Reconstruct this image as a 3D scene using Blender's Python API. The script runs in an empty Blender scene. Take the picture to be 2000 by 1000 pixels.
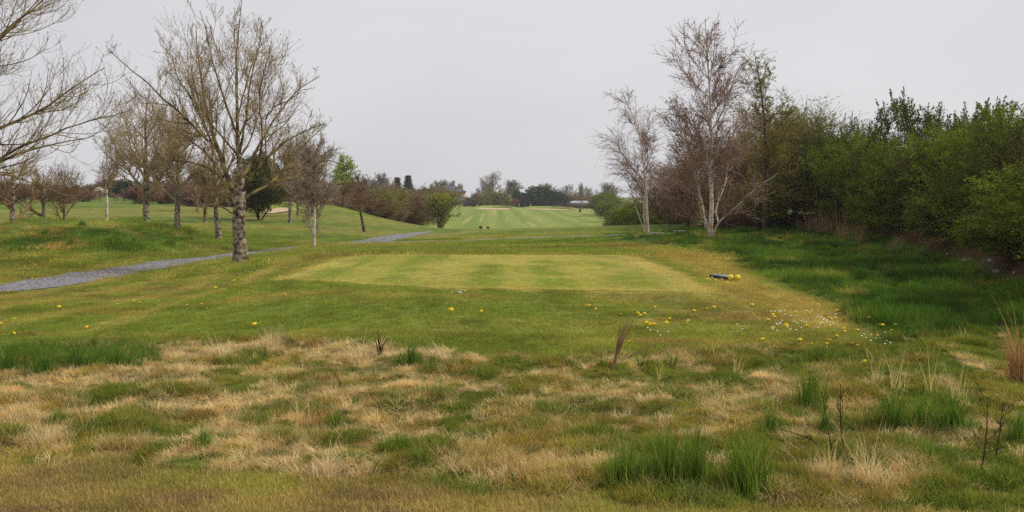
import bpy, math, random
import numpy as np
R = math.radians
sc = bpy.context.scene
col = sc.collection

# ------------------------------------------------------------------ camera, sky, sun, exposure
F, HZ, CZ = 1900.0, 385.0, 1.9            # focal length (px of a 2000 px wide frame), horizon row, eye height
cam = bpy.data.cameras.new('camera'); cam_o = bpy.data.objects.new('camera', cam); col.objects.link(cam_o)
cam.sensor_width = 36; cam.lens = 36 * F / 2000; cam.shift_y = -(500 - HZ) / 2000
cam.clip_start = 0.05; cam.clip_end = 6000
cam_o.location = (0, 0, CZ); cam_o.rotation_euler = (R(90), 0, 0)
sc.camera = cam_o
SUN = np.array([0.76, 0.12, 0.74]); SUN /= np.linalg.norm(SUN)
elev = math.asin(SUN[2]); azim = math.atan2(SUN[0], SUN[1])
w = bpy.data.worlds.new('World'); sc.world = w; w.use_nodes = True
nt = w.node_tree; nt.nodes.clear()
def N(t, typ, **kw):
    n = t.nodes.new(typ)
    for k, v in kw.items(): setattr(n, k, v)
    return n
sky = N(nt, 'ShaderNodeTexSky', sky_type='NISHITA', sun_disc=False)
sky.sun_elevation = elev; sky.sun_rotation = azim; sky.dust_density = 3
bg1 = N(nt, 'ShaderNodeBackground'); bg1.inputs[1].default_value = 0.08
nt.links.new(sky.outputs[0], bg1.inputs[0])
tc = N(nt, 'ShaderNodeTexCoord'); mp = N(nt, 'ShaderNodeMapping'); mp.inputs['Scale'].default_value = (1, 1, 3.0)
ns = N(nt, 'ShaderNodeTexNoise'); ns.inputs['Scale'].default_value = 1.3; ns.inputs['Detail'].default_value = 4
rp = N(nt, 'ShaderNodeValToRGB')
rp.color_ramp.elements[0].position = .3; rp.color_ramp.elements[0].color = (.63, .63, .665, 1)
rp.color_ramp.elements[1].position = .7; rp.color_ramp.elements[1].color = (.78, .775, .80, 1)
bg2 = N(nt, 'ShaderNodeBackground'); bg2.inputs[1].default_value = 1.0
mx = N(nt, 'ShaderNodeMixShader'); mx.inputs[0].default_value = .93
ow = N(nt, 'ShaderNodeOutputWorld')
L = nt.links.new
L(tc.outputs['Generated'], mp.inputs[0]); L(mp.outputs[0], ns.inputs['Vector']); L(ns.outputs[0], rp.inputs[0]); L(rp.outputs[0], bg2.inputs[0])
L(bg1.outputs[0], mx.inputs[1]); L(bg2.outputs[0], mx.inputs[2]); L(mx.outputs[0], ow.inputs[0])
sl = bpy.data.lights.new('sun', 'SUN'); sl.energy = 2.8; sl.angle = R(9); sl.color = (1, .95, .86)
so = bpy.data.objects.new('sun', sl); col.objects.link(so)
from mathutils import Vector
so.rotation_euler = Vector(SUN).to_track_quat('Z', 'Y').to_euler(); so.location = (30, 0, 40)
sc.view_settings.view_transform = 'Standard'; sc.view_settings.look = 'None'
sc.view_settings.exposure = 0.0; sc.view_settings.gamma = 1
sc.cycles.use_denoising = False; sc.cycles.sample_clamp_indirect = 2.0; sc.cycles.sample_clamp_direct = 6.0; sc.cycles.use_adaptive_sampling = False; sc.cycles.max_bounces = 6; sc.cycles.transparent_max_bounces = 8

# ------------------------------------------------------------------ noise and colour helpers
rng = np.random.default_rng(7)
random.seed(5)
def lat(ix, iy, seed):
    with np.errstate(over='ignore'):
        h = (ix.astype(np.uint32) * np.uint32(374761393)) ^ (iy.astype(np.uint32) * np.uint32(668265263)) ^ np.uint32((seed * 2246822519) & 0xffffffff)
        h = (h ^ (h >> np.uint32(13))) * np.uint32(1274126177)
        h = h ^ (h >> np.uint32(16))
    return (h & np.uint32(0xffff)).astype(float) / 65535.0
def vn(x, y, seed=0):
    x = np.asarray(x, float) + 5000; y = np.asarray(y, float) + 5000
    ix = np.floor(x).astype(np.int64); iy = np.floor(y).astype(np.int64)
    fx = x - ix; fy = y - iy; fx = fx*fx*(3-2*fx); fy = fy*fy*(3-2*fy)
    a = lat(ix, iy, seed); b = lat(ix+1, iy, seed); c = lat(ix, iy+1, seed); d = lat(ix+1, iy+1, seed)
    return (a*(1-fx)+b*fx)*(1-fy)+(c*(1-fx)+d*fx)*fy
def fbm(x, y, s, seed=0, o=4):
    t = 0; a = 1; tot = 0
    for i in range(o):
        t = t + a*vn(np.asarray(x)/s*2**i, np.asarray(y)/s*2**i, seed+i*7); tot += a; a *= .55
    return t/tot
def sstep(a, b, v):
    t = np.clip((v-a)/(b-a), 0, 1); return t*t*(3-2*t)
def lin(r, g, b, k=.92):
    def f(c):
        c /= 255.0
        return c/12.92 if c < .04045 else ((c+.055)/1.055)**2.4
    return np.array([f(r)*k, f(g)*k, f(b)*k])
def mix(a, b, t):
    return a*(1-t[..., None]) + b*t[..., None]

# ------------------------------------------------------------------ terrain shape
CP = [(0,1000,5.87),(1000,1000,5.87),(2000,1000,5.87),(0,800,8.7),(1000,800,8.7),(2000,800,8.7),
 (0,690,11.8),(500,690,11.8),(1000,690,11.8),(1500,690,11.8),(2000,690,11.7),(1000,630,13.6),(700,630,13.6),(1300,630,13.6),
 (0,600,17),(300,600,17),(0,650,13.6),(200,640,14.1),(470,560,20.8),(560,500,33),
 (0,562,22.5),(260,520,29.5),(400,500,34),(520,490,38),(470,515,28),(612,483,38),
 (0,520,27),(0,490,31),(0,455,36),(150,445,37),(300,450,40),(350,480,36),(347,462,41),(425,465,42),(285,448,44),(208,440,48),(25,455,40),
 (500,440,56),(500,420,68),(600,440,58),(600,478,44),(640,440,60),(720,455,56),(760,440,66),(820,440,76),(680,475,45),(760,462,55),(830,453,65),
 (700,415,75),(640,400,80),(500,405,80),(300,402,75),(150,405,70),(0,405,70),(-200,405,70),
 (1000,485,34),(800,482,36),(1000,474,42),(1000,467,46),(1190,460,48),(1000,450,58),(1000,446,66),(900,448,66),(1150,442,64),(1330,439,62),(1250,439,62),
 (1450,548,18.5),(1600,600,15.3),(1750,650,12.8),(2000,650,12.8),(2000,600,15),(1850,540,21),(1700,480,30),(1600,460,35),(1500,450,39),(1500,500,27),
 (1388,468,34),(1262,457,40),(1250,480,34),(1300,452,50),(1400,445,50),
 (800,445,120),(1000,445,120),(1200,445,120),(1000,430,160),(800,430,160),(1200,430,160),(1000,415,220),(800,413,220),(1200,415,220),(1000,405,270),(850,404,270),(1200,408,270),
 (200,385,200),(-200,385,200),(0,400,110),(300,400,110),(195,384.5,150)]
W = [((px-1000)*d/F, d, CZ-(py-HZ)*d/F) for px,py,d in CP]
TF = .35
tee_c = [(-4.45,18.3),(-1.4,16.5),(3.30,15.75),(3.42,20.5),(3.12,26.0),(-4.25,26.4),(-4.45,22)]
for x,y in tee_c+[(-.5,20),(-.5,24),(1.5,18),(-3,22)]: W.append((x,y,TF))
W += [(-20,-8,0),(0,-8,0),(20,-8,0),(-12,2,0),(12,2,0),(0,2,0),(40,10,.2),(-40,10,-.1),(30,25,.5),(40,45,.7),(60,80,.6),(-60,30,.5),
      (-140,60,1.4),(140,60,1.2),(0,95,-2.6),(-20,98,-2.2),(18,95,-2.3),(40,110,-.8),(60,200,.2),(0,340,-1.2),(-150,340,0),(150,340,0),
      (0,1500,-1),(900,1500,0),(-900,1500,1),(0,3000,-1),(2500,3000,0),(-2500,3000,0),(-70,300,.6),(-30,330,-.8)]
W = np.array(W)
def uv(x, y):
    yy = np.maximum(y, -8.5)+10
    return np.stack([np.arctan(x/yy*1.4)*1.2, np.log(yy)*.8], -1)
A0 = uv(W[:,0], W[:,1])
def ker(a, b):
    d2 = ((a[:,None,:]-b[None])**2).sum(-1); return np.sqrt(d2+.045**2)
n0 = len(A0)
M_ = np.zeros((n0+3, n0+3)); M_[:n0,:n0] = ker(A0, A0) + np.eye(n0)*-.002
M_[:n0,n0] = 1; M_[:n0,n0+1:] = A0; M_[n0,:n0] = 1; M_[n0+1:,:n0] = A0.T
cf = np.linalg.solve(M_, np.r_[W[:,2], 0, 0, 0])
HL = np.array([(26,-2),(14.2,8.5),(9.6,13.6),(8.3,16.2),(9.6,21.2),(11.2,30.0),(11.4,35.5),(10.6,41),(9.5,46)])[::1]   # foot of the hedge bank
def hedge_side(x, y):
    """signed distance from the hedge foot line, positive on the hedge side"""
    best = np.full(np.shape(x), 1e9); sg = np.zeros(np.shape(x))
    for (ax,ay),(bx,by) in zip(HL[:-1], HL[1:]):
        dx,dy = bx-ax, by-ay; l2 = dx*dx+dy*dy
        t = np.clip(((x-ax)*dx+(y-ay)*dy)/l2, 0, 1)
        qx, qy = x-(ax+t*dx), y-(ay+t*dy); d = np.hypot(qx,qy)
        s = np.sign(dx*qy-dy*qx); m = d < best
        best = np.where(m, d, best); sg = np.where(m, -s, sg)
    return best*sg
def tee_in(x, y, pad=0.):
    """distance-like inside measure of the tee polygon (positive inside)"""
    d = np.full(np.shape(x), 1e9); c = tee_c
    for i in range(len(c)):
        ax,ay = c[i]; bx,by = c[(i+1)%len(c)]
        l = math.hypot(bx-ax, by-ay); d = np.minimum(d, ((bx-ax)*(y-ay)-(by-ay)*(x-ax))/l)
    return d
def H0(x, y):
    x = np.asarray(x, float); y = np.asarray(y, float); sh = x.shape
    p = uv(x.ravel(), y.ravel()); out = np.empty(len(p))
    for i in range(0, len(p), 20000):
        q = p[i:i+20000]; out[i:i+20000] = ker(q, A0)@cf[:n0] + cf[n0] + q@cf[n0+1:]
    out = out.reshape(sh)
    hs = hedge_side(x, y)
    out = out + .62*sstep(.0, 1.1, hs)*sstep(52, 42, y)*sstep(2, 9, y)
    t = tee_in(x, y)
    out = out*(1-sstep(-.5,.1,t)) + TF*sstep(-.5,.1,t)
    return out
def PXY(x, y, h):
    yy = np.maximum(y, 1.0); return 1000+F*x/yy, HZ+F*(CZ-h)/yy
A_px = [-400,0,400,700,1000,1300,1700,2000,2400]; A_py = [900,908,925,945,965,985,1000,1010,1020]
B_px = [-600,0,300,560,700,930,1200,1500,1700,1800,2000,2600]; B_py = [690,676,668,655,668,690,690,676,668,660,655,650]
Lq_py = [440,452,465,480,500,550,600,640,700,760,1200]; Lq_px = [1120,1150,1180,1290,1420,1510,1640,1700,1800,1960,3000]
def zones(x, y, h):
    px, py = PXY(x, y, h)
    j = (fbm(x,y,.6,31)-.5)
    a = np.interp(px, A_px, A_py)+j*26; b = np.interp(px, B_px, B_py)+j*22
    near = (y < 16)
    strip = sstep(-7, 7, py-a)*near
    rough = sstep(-5, 9, py-b)*(1-strip)*near
    lp = np.interp(py, Lq_py, Lq_px)+(fbm(x,y,1.2,37)-.5)*60
    lush = sstep(-25, 25, px-lp)*(y < 50)*(y > 9)*(1-rough*.8)*(1-strip)
    mound = sstep(0,1,(np.clip((px+20)/60,0,1)*np.clip((395-px)/70,0,1)))*sstep(440,447,py)*sstep(494,484,py)*(y>25)*(y<50)
    return px, py, strip, rough, lush, mound
def H(x, y):
    x = np.asarray(x, float); y = np.asarray(y, float)
    h = H0(x, y); px, py, strip, rough, lush, mound = zones(x, y, h)
    t = 1-sstep(-.6, .2, tee_in(x, y))
    nearm = sstep(90, 50, y)
    h = h + rough*(.16*(fbm(x,y,.55,3,3)-.5)+.12*(fbm(x,y,1.7,4,2)-.5)+.09*(fbm(x,y,.24,2,2)-.5))
    h = h + lush*.20*(fbm(x,y,.9,5,3)-.5) + mound*(.12+.85*(fbm(x,y,1.3,6,3)-.42))
    h = h + t*nearm*.07*(fbm(x,y,2.2,8,3)-.5)
    h = h + sstep(.2,1.0,hedge_side(x,y))*sstep(52,42,y)*.3*(fbm(x,y,.7,9,3)-.5)
    return h
def Hs(x, y): return float(H(np.array([x]), np.array([y]))[0])
def gp(px, d):
    x = (px-1000)*d/F; return np.array([x, d, Hs(x, d)])
def hit(px, py):
    """point of the ground seen at a given place of the photograph"""
    ds = np.concatenate([np.arange(4,30,.05), np.arange(30,90,.25), np.arange(90,330,1.)])
    x = (px-1000)*ds/F; z = CZ-(py-HZ)*ds/F; h = H(x, ds)
    k = np.argmax(h >= z)
    if h[k] < z[k]: k = len(ds)-1
    return np.array([x[k], ds[k], h[k]])

C_strip, C_strip2 = lin(142,132,76), lin(122,104,74)
C_rg, C_ro, C_rt, C_rb = lin(102,108,42), lin(128,116,54), lin(172,153,110), lin(128,110,64)
C_bank, C_bank2, C_bank3 = lin(106,118,46), lin(134,130,62), lin(86,102,36)
C_lush, C_lush2 = lin(80,106,34), lin(54,78,26)
C_tee, C_tee2 = lin(138,144,58), lin(160,152,80)
C_hill, C_hill2 = lin(98,114,44), lin(128,126,62)
C_fw, C_fw2, C_fw3 = lin(120,136,62), lin(136,148,72), lin(158,156,90)
C_far = lin(96,116,48)
straw_spots = [(360,690,60,14),(440,685,60,16),(525,672,40,16),(650,690,60,14),(700,695,60,14),(760,690,50,10),(850,692,45,10),(915,697,25,10),
 (370,728,50,12),(95,745,50,8),(185,745,30,9),(75,775,30,10),(160,790,25,10),(430,800,70,14),(470,790,60,12),(520,790,40,10),(230,800,60,18),(330,800,40,12),
 (20,815,40,14),(90,860,50,16),(40,890,45,9),(120,885,60,9),(260,868,40,7),(440,835,50,14),(495,868,26,10),(370,890,40,8),(270,903,30,7),(640,925,70,14),(560,910,50,10),(690,935,30,8),
 (600,780,40,9),(560,820,40,10),(930,870,25,7),(945,757,25,8),(990,770,25,8),(780,755,50,10),(1190,770,30,8),(1290,780,30,9),(1410,795,40,7),(1370,845,50,8),(1060,910,45,9),(1650,800,22,12),
 (1790,845,60,6),(1860,870,40,7),(1930,840,40,12),(1910,920,50,10),(1700,930,50,14),(1610,930,40,14),(1540,850,25,8),(1400,910,30,10),(1480,735,40,8),(1330,715,50,8),(1700,745,30,8),(1900,710,30,8),(770,720,20,8),(1090,905,30,8)]
SS = np.array([(hit(a,b)[0], hit(a,b)[1], c*hit(a,b)[1]/F, max(.09, .75*e*hit(a,b)[1]**2/F/1.9)) for a,b,c,e in straw_spots])
def strawness(x, y):
    s = np.zeros(np.shape(x))
    wx = x+(fbm(x,y,.35,91)-.5)*.35; wy = y+(fbm(x,y,.35,92)-.5)*.45
    for cx,cy,rx,ry in SS:
        q = ((wx-cx)/rx)**2+((wy-cy)/ry)**2
        s = np.maximum(s, sstep(1.25,.45,q))
    return s
def ground_col(x, y, h):
    px, py, strip, rough, lush, mound = zones(x, y, h)
    n1 = fbm(x,y,2.6,11); n2 = fbm(x,y,.8,12); n3 = fbm(x,y,7.,13); n4 = fbm(x*.5,y*1.6,.5,14); n5 = fbm(x*.35,y*1.2,1.3,15)
    c = np.zeros(np.shape(x)+(3,)) + C_bank
    c = mix(c, C_bank2, sstep(.42,.66,n1*.45+n5*.55)*.85)
    c = mix(c, C_bank3, sstep(.52,.70,n2*.5+n5*.5)*.8)
    c = mix(c, lin(134,114,66), sstep(.54,.68,n5*.6+n4*.4)*.7)
    ml = sstep(-4.2,-5.4,x)*sstep(12.5,15,y)*sstep(36,30,y)*sstep(.5,.95,.5+.5*np.sin(x*4.2+3*fbm(x*.3,y*.25,2.,61)))
    c = mix(c, lin(146,136,72), ml*.55)
    # lawns beyond the path and the hill
    hill = sstep(29,36,y)*(px < 900)
    hc = mix(np.zeros_like(c)+C_hill, C_hill2, sstep(.42,.62,fbm(x*.4-y*.3,y*.5,3.5,16))*.8)
    c = mix(c, hc, hill)
    behind = sstep(27,31,y)*(px >= 560)*(1-hill)
    bc = mix(np.zeros_like(c)+lin(104,118,46), lin(132,130,64), sstep(.42,.6,fbm(x*.3,y*.7,3.,17))*.8)
    c = mix(c, bc, behind)
    mo = mix(np.zeros_like(c)+lin(86,106,36), lin(146,120,66), sstep(.48,.60,fbm(x,y*.7,1.3,18))*.85); mo = mix(mo, lin(58,84,28), sstep(.52,.62,fbm(x,y*.7,.9,28))*.8)
    c = mix(c, mo, mound)
    # worn mown band beside the long grass
    lp = np.interp(py, Lq_py, Lq_px)
    band = sstep(0,1,np.clip(1-np.abs(px-(lp-75))/75,0,1)*1.6)*(py>480)*(py<640)*(y<36)
    c = mix(c, lin(146,132,70), band*(.45+.5*n2))
    apron = sstep(-1.3,-.3,tee_in(x,y))*(y<17.5)*(x>1.2)
    c = mix(c, lin(142,132,70), apron*.55)
    lu = mix(np.zeros_like(c)+C_lush, C_lush2, sstep(.4,.62,n2*.5+n1*.5))
    lu = mix(lu, lin(128,120,58), sstep(.60,.72,fbm(x,y,1.0,19))*.7)
    c = mix(c, lu, lush)
    ro = mix(np.zeros_like(c)+C_ro, C_rg, sstep(.40,.60,n2*.6+n1*.4+sstep(1250,1900,px)*.16-.02))
    ro = mix(ro, C_rb, sstep(.50,.66,fbm(x,y,.9,21))*.8*(1-sstep(1500,1750,px)*.6))
    tanb = sstep(.55,.70,fbm(x,y*.8,.34,22)+.045*sstep(900,200,px)-.09*sstep(800,1500,px))
    tanb = np.maximum(tanb*.7, strawness(x,y)*.85)
    ro = mix(ro, C_rt*(.8+.35*fbm(x,y,.3,23))[...,None], tanb)
    c = mix(c, ro*.72, rough)  # ground under the rough darkened: shadow in thatch gaps painted into the soil colour
    st = mix(np.zeros_like(c)+C_strip, C_strip2, sstep(.50,.64,fbm(x*.4,y*1.8,.3,24)))
    st = mix(st, lin(128,130,58), sstep(.5,.68,n2)*.7)
    c = mix(c, st, strip)
    t = sstep(-.15,.15,tee_in(x,y)+(fbm(x,y,.35,77)-.5)*.5)
    tc_ = tee_col(x, y); c = mix(c, tc_, t)
    # far fairway with mowing stripes, far fields
    fz = sstep(80,88,y)
    ln = x+.02*(y-120)+.6*(fbm(x,y,30.,25)-.5)
    s = .5+.5*np.sin(ln*1.35+1.2*np.sin(ln*.5)); s2 = fbm(ln*1.,y*.02,1.1,26)
    fw = mix(np.zeros_like(c)+C_fw, C_fw2, s)
    fw = mix(fw, C_fw3, sstep(.58,.72,s2)*.9)
    fw = mix(fw, C_far, sstep(24,34,np.abs(x-1)-y*.03+6)*.8)
    c = mix(c, fw, fz)
    leaf = sstep(.25,.7,hedge_side(x,y))*sstep(52,44,y)
    c = mix(c, lin(86,64,44)*(.6+.8*n2)[...,None], leaf)
    return np.clip(c, .005, .9)
def tee_col(x, y):
    s = sstep(.2,.8,.5+.5*np.sin((x+.012*y)*4.2+.8*np.sin(x*1.3)))
    c = mix(np.zeros(np.shape(x)+(3,))+lin(122,132,52), lin(148,146,68), s*.9)
    c = mix(c, C_tee2, sstep(.48,.64,fbm(x,y*.8,1.5,27))*.75)
    c = mix(c, lin(164,150,84), sstep(.9,.1,tee_in(x,y))*.6)
    c = mix(c, lin(164,150,84), sstep(1.5,3.2,x)*.35)
    return c

# ------------------------------------------------------------------ mesh and object helpers
def mesh(name, V, faces, smooth=False, attrs=None, mats=None, fmat=None):
    """faces: list of int arrays (n,k)"""
    me = bpy.data.meshes.new(name); V = np.ascontiguousarray(V, dtype=np.float32)
    faces = [np.asarray(f, dtype=np.int32) for f in faces if len(f)]
    lt = np.concatenate([np.full(len(f), f.shape[1], np.int32) for f in faces])
    li = np.concatenate([f.ravel() for f in faces])
    me.vertices.add(len(V)); me.vertices.foreach_set('co', V.ravel())
    me.loops.add(len(li)); me.loops.foreach_set('vertex_index', li)
    me.polygons.add(len(lt)); ls = np.r_[0, np.cumsum(lt)[:-1]].astype(np.int32)
    me.polygons.foreach_set('loop_start', ls)
    try: me.polygons.foreach_set('loop_total', lt)
    except Exception: pass
    if smooth: me.polygons.foreach_set('use_smooth', np.ones(len(lt), bool))
    if fmat is not None: me.polygons.foreach_set('material_index', np.asarray(fmat, np.int32))
    for k, v in (attrs or {}).items():
        if v.ndim == 1:
            a = me.attributes.new(k, 'FLOAT', 'POINT'); a.data.foreach_set('value', v.astype(np.float32))
        else:
            a = me.attributes.new(k, 'FLOAT_COLOR', 'POINT'); a.data.foreach_set('color', np.c_[v, np.ones(len(v))].astype(np.float32).ravel())
    for m in (mats or []): me.materials.append(m)
    me.update(calc_edges=True)
    return me
def obj(name, me, parent=None, loc=None):
    o = bpy.data.objects.new(name, me); col.objects.link(o)
    if parent is not None: o.parent = parent
    if loc is not None: o.location = loc
    return o
def tag(o, label, cat, group=None):
    o['label'] = label; o['category'] = cat
    if group: o['group'] = group
    return o
def thing(name, label, cat, loc, rz=0, group=None, s=1):
    o = bpy.data.objects.new(name, None); col.objects.link(o); o.empty_display_size = .2
    o.location = loc; o.rotation_euler = (0, 0, rz); o.scale = (s, s, s) if np.isscalar(s) else s
    return tag(o, label, cat, group)
class MB:
    """collects pieces into one mesh"""
    def __init__(s): s.v = []; s.f = []; s.fm = []; s.n = 0
    def add(s, V, faces, m=0):
        V = np.asarray(V, float)
        for f in faces:
            f = np.asarray(f); s.f.append(f+s.n); s.fm.append(np.full(len(f), m))
        s.v.append(V); s.n += len(V)
    def box(s, c, d, m=0, rz=0):
        q = np.array([(i,j,k) for i in (-.5,.5) for j in (-.5,.5) for k in (-.5,.5)])*np.array(d)
        ca, sa = math.cos(rz), math.sin(rz); q = np.c_[q[:,0]*ca-q[:,1]*sa, q[:,0]*sa+q[:,1]*ca, q[:,2]]
        s.add(q+np.array(c), [np.array([(0,1,3,2),(4,6,7,5),(0,4,5,1),(2,3,7,6),(0,2,6,4),(1,5,7,3)])], m)
    def ell(s, c, r, m=0, seg=12, rings=7, half=False):
        ph = np.linspace(0 if half else -math.pi/2, math.pi/2, rings); th = np.linspace(0, 2*math.pi, seg, endpoint=False)
        V = np.array([(math.cos(p)*math.cos(t), math.cos(p)*math.sin(t), math.sin(p)) for p in ph for t in th])*np.array(r)+np.array(c)
        f = [(i*seg+j, i*seg+(j+1)%seg, (i+1)*seg+(j+1)%seg, (i+1)*seg+j) for i in range(rings-1) for j in range(seg)]
        s.add(V, [np.array(f)], m)
    def build(s, name, mats, smooth=False):
        ks = {}
        for f, m in zip(s.f, s.fm): ks.setdefault(f.shape[1], []).append((f, m))
        F_, M2 = [], []
        for k in ks: F_.append(np.concatenate([a for a,_ in ks[k]])); M2.append(np.concatenate([b for _,b in ks[k]]))
        return mesh(name, np.concatenate(s.v), F_, smooth, mats=mats, fmat=np.concatenate(M2))
def tubes(P, Rr, S):
    B, Nn, _ = P.shape
    T = np.gradient(P, axis=1); T /= np.linalg.norm(T, axis=2, keepdims=True)+1e-9
    mean = T.mean(1); ref = np.where(np.abs(mean[:,2:3]) > .8, np.array([[1.,0,0]]), np.array([[0,0,1.]]))
    sd = np.cross(T, ref[:,None,:]); sd /= np.linalg.norm(sd, axis=2, keepdims=True)+1e-9
    up = np.cross(sd, T); a = np.arange(S)*2*math.pi/S
    V = P[:,:,None,:] + Rr[:,:,None,None]*(np.cos(a)[None,None,:,None]*sd[:,:,None,:]+np.sin(a)[None,None,:,None]*up[:,:,None,:])
    b, k, s = np.meshgrid(np.arange(B), np.arange(Nn-1), np.arange(S), indexing='ij')
    i0 = (b*Nn+k)*S; Fq = np.stack([i0+s, i0+(s+1)%S, i0+S+(s+1)%S, i0+S+s], -1).reshape(-1,4)
    return V.reshape(-1,3), Fq
def tube_mesh(name, groups, mat, smooth=True):
    V, Fs, n = [], [], 0
    for P, Rr, S in groups:
        v, f = tubes(P, Rr, S); V.append(v); Fs.append(f+n); n += len(v)
    return mesh(name, np.concatenate(V), [np.concatenate(Fs)], smooth, mats=[mat])

# ------------------------------------------------------------------ materials
def newmat(name):
    m = bpy.data.materials.new(name); m.use_nodes = True; t = m.node_tree; t.nodes.clear()
    return m, t, N(t, 'ShaderNodeOutputMaterial')
def rgba(c): return (float(c[0]), float(c[1]), float(c[2]), 1)
def mat_simple(name, c, rough=.8, noise=0, scale=5, c2=None, bump=0, detail=5, stretch=(1,1,1), coord='Object'):
    m, t, out = newmat(name); b = N(t, 'ShaderNodeBsdfPrincipled'); b.inputs['Roughness'].default_value = rough
    b.inputs['Specular IOR Level'].default_value = .2
    t.links.new(b.outputs[0], out.inputs[0]); b.inputs['Base Color'].default_value = rgba(c)
    if c2 is not None:
        tc = N(t,'ShaderNodeTexCoord'); mp = N(t,'ShaderNodeMapping'); mp.inputs['Scale'].default_value = stretch
        nz = N(t,'ShaderNodeTexNoise'); nz.inputs['Scale'].default_value = scale; nz.inputs['Detail'].default_value = detail
        r = N(t,'ShaderNodeValToRGB'); r.color_ramp.elements[0].position = .38; r.color_ramp.elements[1].position = .62
        r.color_ramp.elements[0].color = rgba(c); r.color_ramp.elements[1].color = rgba(c2)
        l = t.links.new; l(tc.outputs[coord], mp.inputs[0]); l(mp.outputs[0], nz.inputs['Vector']); l(nz.outputs[0], r.inputs[0]); l(r.outputs[0], b.inputs['Base Color'])
        if bump:
            bp = N(t,'ShaderNodeBump'); bp.inputs['Strength'].default_value = bump; bp.inputs['Distance'].default_value = .02
            l(nz.outputs[0], bp.inputs['Height']); l(bp.outputs[0], b.inputs['Normal'])
    return m
def mat_ground():
    m, t, out = newmat('ground_turf'); b = N(t,'ShaderNodeBsdfPrincipled'); b.inputs['Roughness'].default_value = .95; b.inputs['Specular IOR Level'].default_value = .08
    l = t.links.new; at = N(t,'ShaderNodeAttribute', attribute_name='col'); tc = N(t,'ShaderNodeTexCoord')
    cur = at.outputs['Color']
    for sc_, amp in ((22,.55),(5,.35),(.9,.25)):
        nz = N(t,'ShaderNodeTexNoise'); nz.inputs['Scale'].default_value = sc_; nz.inputs['Detail'].default_value = 4
        mr = N(t,'ShaderNodeMapRange'); mr.inputs[1].default_value=.25; mr.inputs[2].default_value=.75; mr.inputs[3].default_value=1-amp; mr.inputs[4].default_value=1+amp
        mm = N(t,'ShaderNodeMix', data_type='RGBA', blend_type='MULTIPLY'); mm.inputs[0].default_value = 1
        l(tc.outputs['Object'], nz.inputs['Vector']); l(nz.outputs[0], mr.inputs[0]); l(cur, mm.inputs[6]); l(mr.outputs[0], mm.inputs[7]); cur = mm.outputs[2]
        if sc_ == 22:
            bp = N(t,'ShaderNodeBump'); bp.inputs['Strength'].default_value=.6; bp.inputs['Distance'].default_value=.03; l(nz.outputs[0], bp.inputs['Height']); l(bp.outputs[0], b.inputs['Normal'])
    l(cur, b.inputs['Base Color']); l(b.outputs[0], out.inputs[0]); return m
def mat_leaf(name, c1, c2, trans=.35, attr='v', inst=False, c3=None):
    """thin leaf or blade: diffuse + translucent; colour from a per-leaf random number, times the instance tint for grass"""
    m, t, out = newmat(name); l = t.links.new
    d = N(t,'ShaderNodeBsdfDiffuse'); tr = N(t,'ShaderNodeBsdfTranslucent'); mxs = N(t,'ShaderNodeAddShader'); dk = N(t,'ShaderNodeMix', data_type='RGBA', blend_type='MULTIPLY'); dk.inputs[0].default_value = 1; dk.inputs[7].default_value = (trans*2.2,trans*2.2,trans*1.6,1)
    va = N(t,'ShaderNodeAttribute', attribute_name=attr)
    if inst:
        ti = N(t,'ShaderNodeAttribute', attribute_name='tint', attribute_type='INSTANCER')
        r = N(t,'ShaderNodeValToRGB'); r.color_ramp.elements[0].color = rgba(c1); r.color_ramp.elements[1].color = rgba(c2)
        if c3 is not None:
            e = r.color_ramp.elements.new(.86); e.color = rgba(c2); r.color_ramp.elements[-1].color = rgba(c3)
        mm = N(t,'ShaderNodeMix', data_type='RGBA', blend_type='MULTIPLY'); mm.inputs[0].default_value = 1
        l(va.outputs['Fac'], r.inputs[0]); l(ti.outputs['Color'], mm.inputs[6]); l(r.outputs[0], mm.inputs[7]); c = mm.outputs[2]
    else:
        r = N(t,'ShaderNodeValToRGB'); r.color_ramp.elements[0].color = rgba(c1); r.color_ramp.elements[1].color = rgba(c2)
        if c3 is not None:
            e = r.color_ramp.elements.new(.85); e.color = rgba(c2); r.color_ramp.elements[-1].color = rgba(c3)
        l(va.outputs['Fac'], r.inputs[0]); c = r.outputs[0]
    l(c, d.inputs[0]); l(c, dk.inputs[6]); l(dk.outputs[2], tr.inputs[0]); l(d.outputs[0], mxs.inputs[0]); l(tr.outputs[0], mxs.inputs[1]); l(mxs.outputs[0], out.inputs[0])
    return m
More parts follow.
